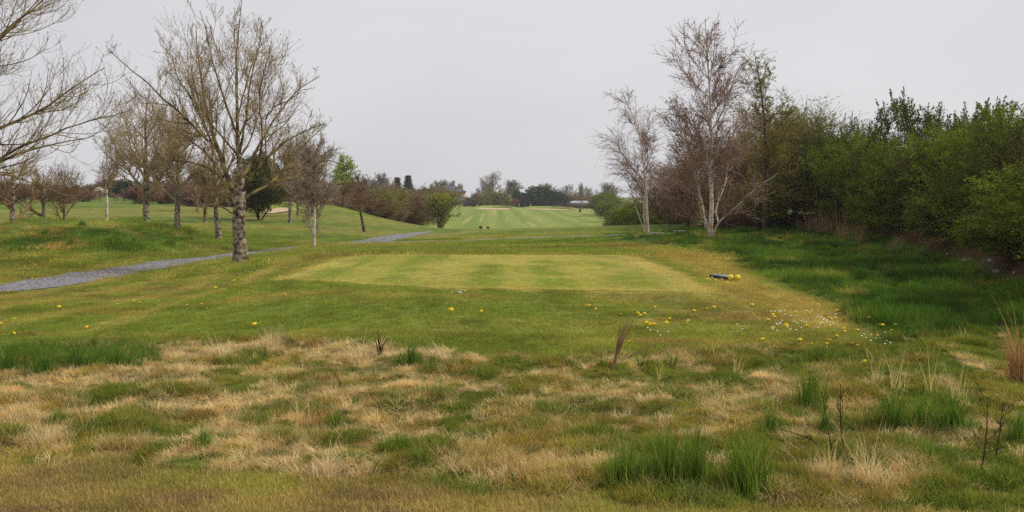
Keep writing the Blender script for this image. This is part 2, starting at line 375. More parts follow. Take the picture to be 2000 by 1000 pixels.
def mat_birch():
    m, t, out = newmat('birch_bark'); l = t.links.new
    b = N(t,'ShaderNodeBsdfPrincipled'); b.inputs['Roughness'].default_value=.7; b.inputs['Specular IOR Level'].default_value=.2
    tc = N(t,'ShaderNodeTexCoord'); mp = N(t,'ShaderNodeMapping'); mp.inputs['Scale'].default_value=(4,4,13)
    nz = N(t,'ShaderNodeTexNoise'); nz.inputs['Scale'].default_value=1.3; nz.inputs['Detail'].default_value=5
    r = N(t,'ShaderNodeValToRGB'); e = r.color_ramp.elements
    e[0].position=.33; e[0].color=rgba(lin(58,44,38)); e[1].position=.41; e[1].color=rgba(lin(228,216,200))
    n2 = N(t,'ShaderNodeTexNoise'); n2.inputs['Scale'].default_value=3; r2 = N(t,'ShaderNodeValToRGB')
    r2.color_ramp.elements[0].position=.35; r2.color_ramp.elements[0].color=(.62,.5,.42,1); r2.color_ramp.elements[1].position=.6; r2.color_ramp.elements[1].color=(1,1,1,1)
    mm = N(t,'ShaderNodeMix', data_type='RGBA', blend_type='MULTIPLY'); mm.inputs[0].default_value=1
    l(tc.outputs['Object'],mp.inputs[0]); l(mp.outputs[0],nz.inputs['Vector']); l(tc.outputs['Object'],n2.inputs['Vector']); l(nz.outputs[0],r.inputs[0]); l(n2.outputs[0],r2.inputs[0])
    l(r.outputs[0],mm.inputs[6]); l(r2.outputs[0],mm.inputs[7]); l(mm.outputs[2],b.inputs['Base Color']); l(b.outputs[0],out.inputs[0]); return m
M = {}
M['ground'] = mat_ground()
M['gravel'] = mat_simple('grey_gravel', lin(84,81,84), .95, c2=lin(158,154,158), scale=14, bump=.8, detail=8)
M['sand'] = mat_simple('bunker_sand', lin(190,162,128), .95, c2=lin(206,182,150), scale=2)
M['ash_trunk'] = mat_simple('lichen_ash_bark', lin(58,44,36), .9, c2=lin(172,156,132), scale=7, bump=.9, detail=4, stretch=(1,1,1.2))
M['ash_limb'] = mat_simple('ash_limb_bark', lin(80,66,46), .9, c2=lin(156,138,84), scale=3.2, bump=.3)
M['ash_twig'] = mat_simple('ash_twig_bark', lin(144,124,92), .9, c2=lin(188,166,124), scale=1.5)
M['birch'] = mat_birch()
M['birch_twig'] = mat_simple('birch_twig_bark', lin(136,110,98), .9, c2=lin(172,146,130), scale=1.2)
M['birch_limb'] = mat_simple('birch_limb_bark', lin(112,92,78), .85, c2=lin(190,172,152), scale=2.4, stretch=(1,1,1.5))
M['dark_bark'] = mat_simple('dark_bark', lin(66,54,44), .9, c2=lin(112,94,74), scale=5, bump=.5)
M['brown_twig'] = mat_simple('brown_twig_bark', lin(116,92,66), .9, c2=lin(150,122,86), scale=.9)
M['red_twig'] = mat_simple('reddish_twig_bark', lin(132,100,84), .9, c2=lin(162,126,104), scale=.9)
M['olive_twig'] = mat_simple('olive_twig_bark', lin(118,104,60), .9, c2=lin(148,132,78), scale=.9)
M['far_twig'] = mat_simple('grey_twig_bark', lin(132,124,110), .9, c2=lin(162,152,138), scale=.6)
M['haw'] = mat_leaf('hawthorn_leaf', lin(58,70,27), lin(120,131,48), .3)
M['haw_dark'] = mat_leaf('dark_hedge_leaf', lin(54,58,30), lin(92,98,42), .25)
M['olive_leaf'] = mat_leaf('olive_bud_leaf', lin(84,84,30), lin(122,120,46))
M['green_bud'] = mat_leaf('green_bud_leaf', lin(78,88,30), lin(118,126,46))
M['fresh'] = mat_leaf('fresh_spring_leaf', lin(130,152,84), lin(176,192,122))
M['bud'] = mat_leaf('russet_bud_leaf', lin(104,74,56), lin(140,110,76))
M['ever'] = mat_leaf('evergreen_leaf', lin(30,48,24), lin(56,78,34), .2)
M['con'] = mat_leaf('conifer_needle', lin(30,44,32), lin(50,66,44), .15)
M['willow'] = mat_leaf('willow_leaf', lin(104,112,52), lin(146,148,74))
M['ivy'] = mat_leaf('ivy_leaf', lin(28,46,18), lin(62,84,32), .2)
M['blade'] = mat_leaf('grass_blade', (.86,.84,.9), (1.36,1.26,1.45), .4, inst=True, c3=(2.0,1.7,2.3))
M['straw_blade'] = mat_leaf('straw_blade', (.84,.84,.86), (1.4,1.4,1.5), .3, inst=True)
M['tussock'] = mat_leaf('tussock_blade', lin(58,82,26), lin(104,126,46), .35, c3=lin(160,146,92))
M['deep_tussock'] = mat_leaf('deep_green_blade', lin(48,76,26), lin(86,116,40), .35, c3=lin(140,134,80))
M['straw'] = mat_leaf('dead_grass_blade', lin(150,130,94), lin(212,194,156), .3)
M['rush'] = mat_leaf('brown_rush_blade', lin(112,82,54), lin(178,142,100), .3)
M['stalk'] = mat_leaf('pale_stalk', lin(186,166,112), lin(214,196,146), .3)
M['yellow'] = mat_simple('dandelion_petal', lin(236,186,14), .7, c2=lin(244,204,30), scale=60)
M['white'] = mat_simple('daisy_petal', lin(220,220,214), .7)
M['stem'] = mat_simple('flower_stem', lin(92,120,48), .8)
M['stone'] = mat_simple('pale_stone', lin(120,116,112), .9, c2=lin(176,172,166), scale=9, bump=.5)
M['ball'] = mat_simple('yellow_plastic', lin(244,222,60), .45)
M['black'] = mat_simple('black_plastic', lin(26,28,32), .5, c2=lin(44,46,50), scale=8)
M['greytop'] = mat_simple('worn_grey_plastic', lin(120,128,132), .5, c2=lin(150,156,160), scale=10)
M['house'] = mat_simple('yellow_render', lin(214,182,112), .9, c2=lin(220,190,122), scale=.8)
M['slate'] = mat_simple('slate_roof', lin(78,78,90), .8, c2=lin(96,96,106), scale=2)
M['brick'] = mat_simple('chimney_render', lin(150,126,118), .9, c2=lin(162,138,128), scale=3)
M['metal'] = mat_simple('pale_roof_sheet', lin(168,176,186), .6, c2=lin(150,158,170), scale=.7)
M['wallw'] = mat_simple('pale_shed_wall', lin(170,170,168), .9)
M['glass'] = mat_simple('dark_window', lin(40,46,54), .2)
M['red'] = mat_simple('red_flag', lin(200,48,44), .8)
M['post'] = mat_simple('post_paint', lin(214,190,140), .7)
M['wood'] = mat_simple('reddish_wood', lin(110,66,46), .8, c2=lin(130,84,60), scale=20)
M['cream'] = mat_simple('cream_coat', lin(206,178,152), .9, c2=lin(220,200,176), scale=2)
M['bud_dark'] = mat_simple('dark_stem', lin(58,42,32), .9, c2=lin(92,66,48), scale=14)

# ------------------------------------------------------------------ ground, tee, paths, bunkers
def ax(parts):
    return np.unique(np.concatenate([np.arange(a,b,s) for a,b,s in parts]).round(4))
gy = ax([(-30,-4,2),(-4,4,.5),(4,18,.09),(18,32,.18),(32,70,.4),(70,130,1.2),(130,300,2.5),(300,700,20),(700,4200,175)])
gxp = ax([(0,11.5,.11),(11.5,22,.3),(22,60,.8),(60,200,4),(200,700,25),(700,4000,220)])
gx = np.concatenate([-gxp[::-1][:-1], gxp])
X, Y = np.meshgrid(gx, gy); Z = H(X, Y)
GC = ground_col(X, Y, Z)
ny, nx = X.shape; idx = np.arange(ny*nx).reshape(ny, nx)
gf = np.stack([idx[:-1,:-1], idx[:-1,1:], idx[1:,1:], idx[1:,:-1]], -1).reshape(-1,4)
g = obj('ground', mesh('ground', np.c_[X.ravel(), Y.ravel(), Z.ravel()], [gf], True, {'col': GC.reshape(-1,3)}, [M['ground']])); g['kind'] = 'structure'
def patch(name, poly, lift, mat, res, colfn=None, dish=0):
    """a sheet laid on the ground inside a polygon (world xy): a fan of rings from the centre to the outline"""
    P = np.array(poly, float); seg = np.linalg.norm(np.roll(P,-1,0)-P, axis=1); pts = []
    for a, b, l in zip(P, np.roll(P,-1,0), seg):
        k = max(2, int(l/res)); pts += [a+(b-a)*i/k for i in range(k)]
    pts = np.array(pts); c = pts.mean(0); K = max(4, int(seg.max()/res/2)); V = []; fr = np.linspace(0.02,1,K)
    for f in fr: V.append(c+(pts-c)*f)
    V = np.array(V); n = len(pts); z = H(V[...,0], V[...,1])+lift-dish*(1-fr[:,None]**2)
    vv = np.concatenate([V, z[...,None]], -1).reshape(-1,3)
    k, i = np.meshgrid(np.arange(K-1), np.arange(n), indexing='ij')
    f = np.stack([k*n+i, (k+1)*n+i, (k+1)*n+(i+1)%n, k*n+(i+1)%n], -1).reshape(-1,4)
    at = {'col': colfn(vv[:,0], vv[:,1])} if colfn else None
    o = obj(name, mesh(name, vv, [f], True, at, [mat])); o['kind'] = 'structure'; return o
# rounded outline of the tee
tp = np.array(tee_c); q = []
for i in range(len(tp)):
    a, b, c = tp[i-1], tp[i], tp[(i+1)%len(tp)]
    for t in np.linspace(0,1,5): 
        p0 = b+(a-b)*.12; p1 = b+(c-b)*.12; q.append((1-t)**2*p0+2*t*(1-t)*b+t*t*p1)
q = [np.array(b_)+((tp.mean(0)-b_)/np.linalg.norm(tp.mean(0)-b_))*.06 for b_ in q]
patch('tee_green', q, .007, M['ground'], .14, tee_col)
def path(name, rows, mat, lift=.012):
    """rows: (x_left,y_left,x_right,y_right) cross sections"""
    rows = np.array(rows); t = np.linspace(0,len(rows)-1,len(rows)*16); r = np.stack([np.interp(t,np.arange(len(rows)),rows[:,k]) for k in range(4)],-1)
    s = np.linspace(0,1,10); V = r[:,None,:2]*(1-s[None,:,None])+r[:,None,2:]*s[None,:,None]
    wob = (fbm(V[...,0],V[...,1],.5,51)-.5)*.35*np.abs(s-.5)[None]*2; V[...,0] += wob*np.sign(s-.5); V[...,1] += wob*.6
    z = H(V[...,0], V[...,1])+lift+.02*(1-(2*s-1)**2); vv = np.concatenate([V,z[...,None]],-1).reshape(-1,3)
    n = 10; k,i = np.meshgrid(np.arange(len(t)-1), np.arange(n-1), indexing='ij')
    f = np.stack([k*n+i,k*n+i+1,(k+1)*n+i+1,(k+1)*n+i],-1).reshape(-1,4)
    o = obj(name, mesh(name, vv, [f], True, None, [mat])); o['kind']='structure'; return o
def cs(a, b): p, q_ = hit(*a), hit(*b); return (p[0],p[1],q_[0],q_[1])
path('gravel_path', [cs((-160,578),(-160,592)), cs((0,556),(0,571)), cs((80,543),(70,566)), cs((160,531),(150,556)), cs((260,518),(250,538)), cs((350,507),(345,522)), cs((430,498),(430,508)), cs((520,489),(520,494)), cs((575,483),(580,486))], M['gravel'])
path('gravel_path', [cs((655,476),(640,479)), cs((690,472),(745,476)), cs((735,464),(785,467)), cs((775,458),(815,460)), cs((812,454),(838,455)), cs((835,452),(850,453))], M['gravel'])
path('gravel_path', [cs((745,473),(748,476)), cs((850,470),(850,472)), cs((950,467.5),(950,469)), cs((1050,464),(1050,466)), cs((1150,460.5),(1150,463)), cs((1200,459),(1200,461.5)), cs((1290,454),(1290,456)),cs((1340,451),(1340,452.5))], M['gravel'])
def blob(px, py, rx, ry, n=18, seed=0):
    c = hit(px, py); r = np.random.default_rng(seed); 
    return [(c[0]+math.cos(a)*rx*(1+.2*r.standard_normal()*.6), c[1]+math.sin(a)*ry*(1+.2*r.standard_normal()*.6)) for a in np.linspace(0,2*math.pi,n,endpoint=False)]
def bunker(px, py, rx, ry, seed):
    """sunk into nothing: a sand sheet with a raised turf lip on its far side"""
    patch('bunker_sand', blob(px,py,rx,ry,18,seed), .05, M['sand'], .4)
    c = hit(px, py); n = 24; m = MB(); a = np.linspace(-.2, math.pi+.2, n); V = []
    for k, (ro, hz) in enumerate(((.98,.04),(1.04,.45),(1.25,.42),(1.6,0))):
        for t in a: x = c[0]+math.cos(t)*rx*ro; y = c[1]+math.sin(t)*ry*ro; V.append((x,y,Hs(x,y)+hz*(1 if ry<3 else 1.6)*max(0,math.sin((t+.2)/(math.pi+.4)*math.pi))**.5))
    f = [(k*n+i,k*n+i+1,(k+1)*n+i+1,(k+1)*n+i) for k in range(3) for i in range(n-1)]
    V = np.array(V); o = obj('bunker_lip', mesh('bunker_lip', V, [np.array(f)], True, {'col': np.zeros((len(V),3))+C_fw2}, [M['ground']])); o['kind']='structure'
bunker(541, 412, 1.0, 2.2, 1); bunker(966, 408, 4.4, 9, 2); bunker(1075, 409, 5.5, 7, 3)

# ------------------------------------------------------------------ bare trees: branches grown level by level
def nrm(v): return v/(np.linalg.norm(v, axis=-1, keepdims=True)+1e-9)
def grow(par, n, t0, t1, ang, asd, ln, npts, trop, wob, rr, rmin, rg, shape=None, taper=.35, flat=0):
    """par: dict P (B,N,3), R (B,N). Returns the child branches. n per parent; ln: (mean, sd) length as share of the parent's length"""
    P, Rr = par['P'], par['R']; B, Nn, _ = P.shape
    Lp = np.linalg.norm(np.diff(P, axis=1), axis=2).sum(1)
    cnt = np.maximum(1, rg.poisson(n*np.clip(Lp/np.median(Lp), .4, 2.0))) if B > 1 else np.array([n])
    pi = np.repeat(np.arange(B), cnt); K = len(pi)
    t = t0+(t1-t0)*rg.random(K); f = t*(Nn-1); i = np.minimum(f.astype(int), Nn-2); fr = (f-i)[:,None]
    pos = P[pi,i]*(1-fr)+P[pi,i+1]*fr; pd = nrm(P[pi,i+1]-P[pi,i]); pr = Rr[pi,i]*(1-fr[:,0])+Rr[pi,i+1]*fr[:,0]
    rv = nrm(rg.standard_normal((K,3))); perp = nrm(np.cross(pd, rv))
    if flat: perp = nrm(perp*np.array([1,1,1-flat]))
    a = np.radians(ang+asd*rg.standard_normal(K))[:,None]
    d = nrm(np.cos(a)*pd+np.sin(a)*perp)
    L_ = Lp[pi]*np.maximum(.15, ln[0]+ln[1]*rg.standard_normal(K))
    if shape is not None: L_ = L_*shape(t)
    st = (L_/(npts-1))[:,None]; C = [pos]
    bend = rg.standard_normal((K,3))*wob*.5
    for k in range(npts-1):
        d = nrm(d+np.array([0,0,1.])*trop*(1+k*.3)/npts+rg.standard_normal((K,3))*wob+bend/npts); C.append(C[-1]+d*st)
    r0 = np.maximum(np.minimum(pr*rr, pr*.9), rmin); s = np.linspace(0,1,npts)[None]
    return {'P': np.stack(C,1), 'R': np.maximum(r0[:,None]*(1-(1-taper)*s), rmin*.75), 't': t}
def poly(pts, n, wob=.0, rg=None):
    pts = np.array(pts, float); s = np.r_[0, np.cumsum(np.linalg.norm(np.diff(pts,axis=0),axis=1))]; t = np.linspace(0,s[-1],n)
    q = np.stack([np.interp(t,s,pts[:,k]) for k in range(3)],-1)
    for _ in range(2): q[1:-1] = .25*q[:-2]+.5*q[1:-1]+.25*q[2:]
    if wob: q[1:] += np.cumsum(rg.standard_normal((n-1,3))*wob, 0)*.6
    return q
def limbs_px(base_px, base_py, d, lst, rg, n=12, dep=.5):
    """limbs given by their outline in the photograph, taken to metres at the tree's own distance and given depth"""
    k = d/F; P, Rr = [], []
    for pts, r0, r1, slope in lst:
        j_ = r0 < .08
        q = []; x0 = pts[0][0]
        run = 0
        for j, (a, b) in enumerate(pts):
            if j: run += math.hypot(a-pts[j-1][0], b-pts[j-1][1])
            q.append(((a-base_px)*k, run*k*slope, (base_py-b)*k))
        P.append(poly(q, n, .04 if j_ else .012, rg)); Rr.append(r1+(r0*(.82 if r0 < .12 else 1)-r1)*(1-np.linspace(0,1,n))**1.25)
    return {'P': np.array(P), 'R': np.array(Rr)}
def cat_(*ds):
    n = max(d['P'].shape[1] for d in ds); P, Rr = [], []
    for d in ds:
        for p, r in zip(d['P'], d['R']):
            if len(p) != n:
                t = np.linspace(0,1,n); u = np.linspace(0,1,len(p)); p = np.stack([np.interp(t,u,p[:,k]) for k in range(3)],-1); r = np.interp(t,u,r)
            P.append(p); Rr.append(r)
    return {'P': np.array(P), 'R': np.array(Rr)}
def diamonds(c, a, b):
    """leaf faces: centre c, half length vector a, half width vector b"""
    V = np.stack([c-a, c+b, c+a, c-b], 1).reshape(-1,3); n = len(c)
    return V, np.arange(4*n).reshape(n,4)
def leaf_mesh(name, C, size, rg, mat, v=None, asp=.55, upb=.35):
    n = len(C); a = nrm(rg.standard_normal((n,3))); nn = nrm(rg.standard_normal((n,3))+np.array([0,0,upb*3])); a = nrm(np.cross(nn, a)); b = np.cross(nn, a)
    s = size*(.6+.8*rg.random(n))[:,None]; V, f = diamonds(C, a*s, b*s*asp)
    v = rg.random(n) if v is None else v
    return mesh(name, V, [f], False, {'v': np.repeat(v,4)}, [mat])
def on_twigs(tw, n, rg, spread=.03, t0=.2):
    B, Nn, _ = tw['P'].shape; i = rg.integers(0,B,n); f = (t0+(1-t0)*rg.random(n))*(Nn-1.001); k = f.astype(int); fr = (f-k)[:,None]
    return tw['P'][i,k]*(1-fr)+tw['P'][i,k+1]*fr+rg.standard_normal((n,3))*spread
def trunk_of(Hh, r0, r1, rg, n=16, lean=(0,0), wob=.02, flare=1.5):
    z = np.linspace(0,Hh,n); x = lean[0]*(z/Hh)**1.3*Hh+np.cumsum(rg.standard_normal(n))*wob*Hh/n*2; y = lean[1]*z+np.cumsum(rg.standard_normal(n))*wob*Hh/n*2
    P = np.c_[x-x[0],y-y[0],z-.12]; r = np.linspace(r0,r1,n); r[0] *= flare; r[1] *= 1+(flare-1)*.15
    return {'P': P[None], 'R': r[None]}
def G(d, S): return (d['P'], d['R'], S)
class Tree:
    """meshes of one tree kind: list of (part name, mesh)"""
    def __init__(s): s.parts = []
    def h(s):
        if not hasattr(s, 'hh'):
            z = []
            for _, me in s.parts:
                a = np.empty(len(me.vertices)*3, np.float32); me.vertices.foreach_get('co', a); z.append(np.percentile(a[2::3], 99.3))
            s.hh = float(max(z))
        return s.hh
    def put(s, name, label, loc, cat='tree', rz=0, sc_=1, group=None):
        e = thing(name, label, cat, tuple(loc), rz, group, sc_)
        made = {}
        for nme, me in s.parts:
            up = made.get('branches') if nme in ('twigs','buds','leaves') else made.get('crown') if nme in ('shoots','leaves') else None
            o = made[nme] = obj(nme, me, up or e)
            if nme in ('shoots','twigs','buds','leaves','crown'): o['kind'] = 'stuff'
        return e
def ash(seed, Hh, r0, spread=.42, n1=16, n2=9, n3=7, n4=4, rmin=.006, mats=('ash_trunk','ash_twig','ash_twig'), lean=(0,0), start=.22, trop=.5, ang=48, fork=True):
    rg = np.random.default_rng(seed); t = Tree()
    tr = trunk_of(Hh, r0, r0*.12, rg, 18, lean)
    shp = lambda u: (1.05-.75*np.clip((u-start)/(1-start),0,1)**1.3)
    b1 = grow(tr, n1, start, .93, ang, 9, (spread,.07), 11, trop, .06, .62, rmin*2, rg, shp, .22)
    b2 = grow(b1, n2, .15, .97, 42, 12, (.42,.12), 8, trop*.8, .08, .6, rmin*1.5, rg, lambda u: 1.1-.6*u, .3)
    b3 = grow(b2, n3, .12, 1, 42, 14, (.42,.14), 6, trop*.7, .10, .62, rmin*1.1, rg, None, .45)
    b4 = grow(b3, n4, .15, 1, 40, 14, (.5,.15), 4, trop*.7, .10, .7, rmin*.8, rg, None, .5)
    t.parts = [('trunk', tube_mesh('trunk',[G(tr,10)],M[mats[0]])), ('branches', tube_mesh('branches',[G(b1,6),G(b2,5)],M[mats[1]])), ('twigs', tube_mesh('twigs',[G(b3,3),G(b4,3)],M[mats[2]],False))]
    t.tw = b4; t.b3 = b3; t.b2 = b2; t.b1 = b1; return t

def far(tree, hh, px, d, top, lab, name='bare_tree', wide=1, rz=0, group=None):
    """a tree at a given distance, scaled so that its crown reaches the given height"""
    p = gp(px,d); k = (CZ+(HZ-top)*d/F-p[2])/tree.h(); return tree.put(name, lab, (p[0],p[1],p[2]-(.2 if d > 90 else .03)), 'tree', rz, (k*wide,k*wide,k), group)

# ---- the tall ash by the path
def hero_ash():
    rg = np.random.default_rng(11); d = 28; bx, by = 470, 515
    tr = limbs_px(bx,by,d,[([(470,524),(470,505),(468,470),(466,430),(467,396),(473,350),(468,300),(465,250),(463,180),(462,110),(468,50),(474,-15)],.20,.014,.0)],rg,26)
    r = np.interp(np.linspace(0,1,26),[0,.05,.12,.2,.26,.32,.6,1],[.27,.21,.185,.18,.16,.09,.030,.008]); tr['R'] = r[None]
    li = [([(462,402),(452,375),(440,350),(425,310),(405,270),(385,215),(370,150),(357,90),(350,35)],.105,.012,.25),
      ([(407,275),(372,238),(330,192),(290,152),(255,112)],.05,.010,-.5),
      ([(446,362),(420,338),(395,326),(355,320),(318,330)],.05,.009,-.6),
      ([(436,345),(412,318),(380,292),(335,272),(290,235)],.055,.010,.7),
      ([(470,378),(495,345),(512,322),(545,288),(585,262),(632,240)],.065,.010,-.3),
      ([(472,345),(495,292),(520,230),(560,172),(606,132)],.065,.010,.35),
      ([(474,390),(498,372),(516,356),(528,350),(534,322),(560,280),(600,232)],.07,.010,.6),
      ([(468,300),(486,225),(506,150),(527,85)],.05,.009,-.4),
      ([(466,265),(444,195),(424,115),(412,35)],.05,.009,-.3),
      ([(385,217),(345,160),(312,92),(286,78)],.035,.008,.4),
      ([(464,240),(480,160),(500,95),(505,40)],.035,.008,.5),
      ([(463,200),(450,130),(440,60),(436,0)],.035,.008,.4),
      ([(425,312),(398,262),(360,200),(330,120),(322,70)],.045,.008,.55),
      ([(520,232),(545,210),(575,205),(615,190)],.03,.008,-.5),
      ([(462,420),(440,400),(415,398),(395,405)],.03,.007,-.8),
      ([(500,330),(520,270),(530,190),(560,110)],.04,.008,-.6)]
    L1 = limbs_px(bx,by,d,li,rg,14)
    # limbs that lean towards and away from the viewer
    ex = grow(tr, 5, .3, .75, 42, 8, (.40,.06), 14, .55, .05, .4, .010, rg, lambda u: 1.25-u, .2)
    L1 = cat_(L1, ex)
    b2 = grow(L1, 11, .18, 1, 44, 12, (.30,.10), 9, .6, .09, .5, .0068, rg, lambda u: 1.15-.85*u, .35)
    b3 = grow(b2, 6.5, .15, 1, 44, 14, (.42,.14), 6, .5, .11, .6, .0048, rg, None, .5)
    b4 = grow(b3, 3.0, .2, 1, 38, 14, (.5,.16), 4, .5, .08, .7, .0042, rg, None, .7)
    bl = on_twigs({'P': b4['P'][:, -2:]}, 3500, rg, .006, .8)
    t = Tree(); t.parts = [('trunk', tube_mesh('trunk',[G(tr,14)],M['ash_trunk'])), ('branches', tube_mesh('branches',[G(L1,8),G(b2,5)],M['ash_limb'])), ('twigs', tube_mesh('twigs',[G(b3,3),G(b4,3)],M['ash_twig'],False)),
       ('buds', leaf_mesh('buds', bl, .02, rg, M['bud'], None, .7))]
    return t
hero_ash().put('ash_tree','tall bare ash tree with pale lichened trunk right beside the gravel path', gp(470,28))
def edge_ash():
    rg = np.random.default_rng(12); d = 19.5; bx, by = -170, 590
    tr = limbs_px(bx,by,d,[([(-170,600),(-168,500),(-165,420),(-160,330),(-150,220),(-140,100),(-135,-60),(-130,-180)],.2,.02,.0)],rg,20); tr['R'] = np.interp(np.linspace(0,1,20),[0,.06,.3,.4,1],[.27,.2,.17,.12,.015])[None]
    li = [([(-165,430),(-100,395),(-30,350),(20,320),(75,305),(130,290),(180,282)],.085,.008,-.1),
      ([(-30,352),(20,345),(70,370),(120,375),(158,375)],.03,.006,-.3),
      ([(-162,350),(-80,300),(0,255),(60,215),(110,170),(165,130)],.075,.008,.25),
      ([(-158,300),(-90,220),(0,150),(60,95),(110,60),(150,20)],.075,.008,-.25),
      ([(-155,260),(-80,150),(-10,60),(50,-10),(90,-80)],.07,.008,.3),
      ([(-150,220),(-70,60),(0,-60),(40,-140)],.06,.008,-.35),
      ([(-163,390),(-90,350),(0,290),(60,268),(120,240),(178,215)],.06,.008,.5),
      ([(-163,400),(-110,340),(-30,240),(40,170),(100,120)],.06,.008,-.6),
      ([(-168,420),(-230,360),(-300,280),(-360,200)],.08,.01,.1),([(-160,330),(-230,230),(-290,110),(-310,0)],.08,.01,-.3),([(-150,240),(-200,120),(-230,0),(-240,-120)],.07,.01,.3)]
    L1 = limbs_px(bx,by,d,li,rg,14); ex = grow(tr,9,.3,.8,45,8,(.4,.06),14,.5,.05,.5,.012,rg,lambda u:1.25-u,.2); L1 = cat_(L1,ex)
    b2 = grow(L1, 11, .22, 1, 40, 12, (.32,.10), 9, .55, .07, .5, .007, rg, lambda u: 1.15-.65*u, .35)
    b3 = grow(b2, 5, .15, 1, 44, 14, (.40,.14), 6, .5, .11, .6, .0042, rg, None, .5)
    b4 = grow(b3, 3.0, .2, 1, 38, 14, (.45,.16), 4, .5, .08, .7, .0034, rg, None, .7)
    bl = on_twigs({'P': b4['P'][:, -2:]}, 3000, rg, .005, .8)
    t = Tree(); t.parts = [('trunk', tube_mesh('trunk',[G(tr,14)],M['ash_trunk'])), ('branches', tube_mesh('branches',[G(L1,8),G(b2,5)],M['ash_limb'])), ('twigs', tube_mesh('twigs',[G(b3,3),G(b4,3)],M['ash_twig'],False)),('buds', leaf_mesh('buds', bl, .013, rg, M['bud'], None, .7))]
    return t
edge_ash().put('ash_tree','bare spreading ash with lichened limbs reaching low over the lawn before the path', gp(-170,19.5))
A1 = ash(21, 6.0, .16, .50, 20, 9, 6, 3, .0062); A2 = ash(22, 5.4, .15, .46, 22, 9, 6, 3.2, .0062, start=.26, ang=46); A3 = ash(23, 4.4, .14, .5, 14, 8, 5, 2.5, .006, start=.3, ang=58, lean=(-.06,0))
gA = 'bare ash trees on the slope beyond the path'
far(A1,0,285,44,176,'bare ash with straight dark blotched trunk on the grass mound beyond the path','ash_tree',1.05,.4)
far(A2,0,347,41,210,'dense twiggy bare ash with dark trunk, between mound and low forked ash','ash_tree',1,1.1)
far(A3,0,427,42,265,'low forked bare ash with leaning pale blotched trunk, just behind the tall lichened ash','ash_tree',1.15,0)
T6 = ash(24, 4.4, .075, .34, 16, 7, 4, 2.5, .0065, start=.3, ang=44, mats=('birch','ash_limb','ash_twig'))
far(T6,0,208,48,262,'slender bare tree with thin speckled pale stem on the far side of the mound','slender_tree',1,2)
T7 = ash(25, 3.0, .13, .62, 11, 7, 5, 3, .0055, start=.14, ang=60, mats=('ash_trunk','brown_twig','brown_twig'))
far(T7,0,25,40,305,'short stout fruit tree with low forked trunk and wide bare crown on the mound','fruit_tree',1.1,.5)
far(T7,0,85,45,322,'smaller bare fruit tree with thin dark stem beside the stout forked one','fruit_tree',1,2.6)
T9 = ash(26, 3.0, .06, .7, 14, 7, 5, 2.5, .0055, start=.03, ang=34, mats=('dark_bark','brown_twig','brown_twig'))
far(T9,0,125,46,318,'many stemmed bare shrub tree splitting at the ground on the mound','fruit_tree',1.1,1.2)
far(T7,0,400,56,325,'far bare tree with thick pale trunk seen between the blotched trunks','ash_tree',0.9,4.2)
far(A2,0,385,68,325,'small far bare ash hidden in the row behind the pale thick trunk','ash_tree',1,3)
far(A2,0,566,60,268,'bare ash with dark mossy trunk on the hill near the sand bunker','ash_tree',0.9,4.0)
far(A1,0,582,67,290,'bare ash with leaning trunk just uphill of the mossy one near the bunker','ash_tree',0.9,3.1)

# ---- birches
def birch(seed, stems, n1, n2, n3, rmin, droop, twig='birch_twig', buds=0, ang=42, l1=.3, bsize=.018, bmat='bud', auto_from=None):
    rg = np.random.default_rng(seed); t = Tree(); S0 = stems
    b1 = grow(S0, n1, .22, .98, ang, 9, (l1,.07), 9, .35, .05, .5, rmin*1.8, rg, lambda u: 1.25-.95*u, .25)
    b2 = grow(b1, n2, .12, 1, 38, 12, (.45,.12), 7, .15-droop, .07, .6, rmin*1.2, rg, lambda u: 1.1-.4*u, .4)
    b3 = grow(b2, n3, .12, 1, 34, 12, (.5,.15), 5, .1-droop*1.3, .08, .7, rmin*.85, rg, None, .6)
    t.parts = [('trunk', tube_mesh('trunk',[G(S0,10)],M['birch'])), ('branches', tube_mesh('branches',[G(b1,5)],M['birch_limb'])), ('twigs', tube_mesh('twigs',[G(b2,3),G(b3,3)],M[twig],False))]
    if buds: t.parts.append(('buds', leaf_mesh('buds', on_twigs(b3,buds,rg,.015), bsize, rg, M[bmat])))
    return t
rg = np.random.default_rng(41)
S = limbs_px(1388,468,34,[([(1388,478),(1389,440),(1390,400),(1390,340),(1388,250),(1384,150),(1378,35)],.105,.012,.0),
  ([(1386,450),(1374,398),(1364,345),(1350,285),(1330,225),(1322,170)],.055,.008,.15),
  ([(1372,395),(1362,330),(1352,300),(1330,255)],.032,.007,-.25),
  ([(1390,395),(1380,330),(1368,260),(1362,190)],.035,.007,-.3),
  ([(1391,462),(1400,436),(1418,412),(1440,390),(1470,362),(1500,335)],.045,.007,-.2),
  ([(1396,416),(1408,368),(1422,325),(1436,280),(1448,230)],.042,.007,.3),
  ([(1402,432),(1404,405),(1418,365),(1440,345)],.028,.006,.5),
  ([(1387,462),(1378,440),(1368,408),(1362,385)],.03,.006,-.4)],rg,18)
birch(42,S,14,9,4,.006,.10,'birch_twig',9000,46,.30,.028).put('birch_tree','tall many stemmed white birch, tallest tree beside the tee, with russet buds', gp(1388,34))
rg = np.random.default_rng(43)
S = limbs_px(1262,457,40,[([(1266,462),(1264,420),(1262,380),(1257,310),(1246,240),(1216,183)],.085,.010,.0),([(1260,455),(1258,420),(1258,380),(1262,330),(1268,270)],.05,.008,.2),([(1259,450),(1246,415),(1239,385),(1225,340)],.035,.007,-.2)],rg,18)
birch(44,S,20,9,4.5,.0058,.36,'birch_twig',0,46,.34).put('birch_tree','smaller white birch with drooping bare twigs leaning away from the tall birch', gp(1262,40))
rg = np.random.default_rng(45)
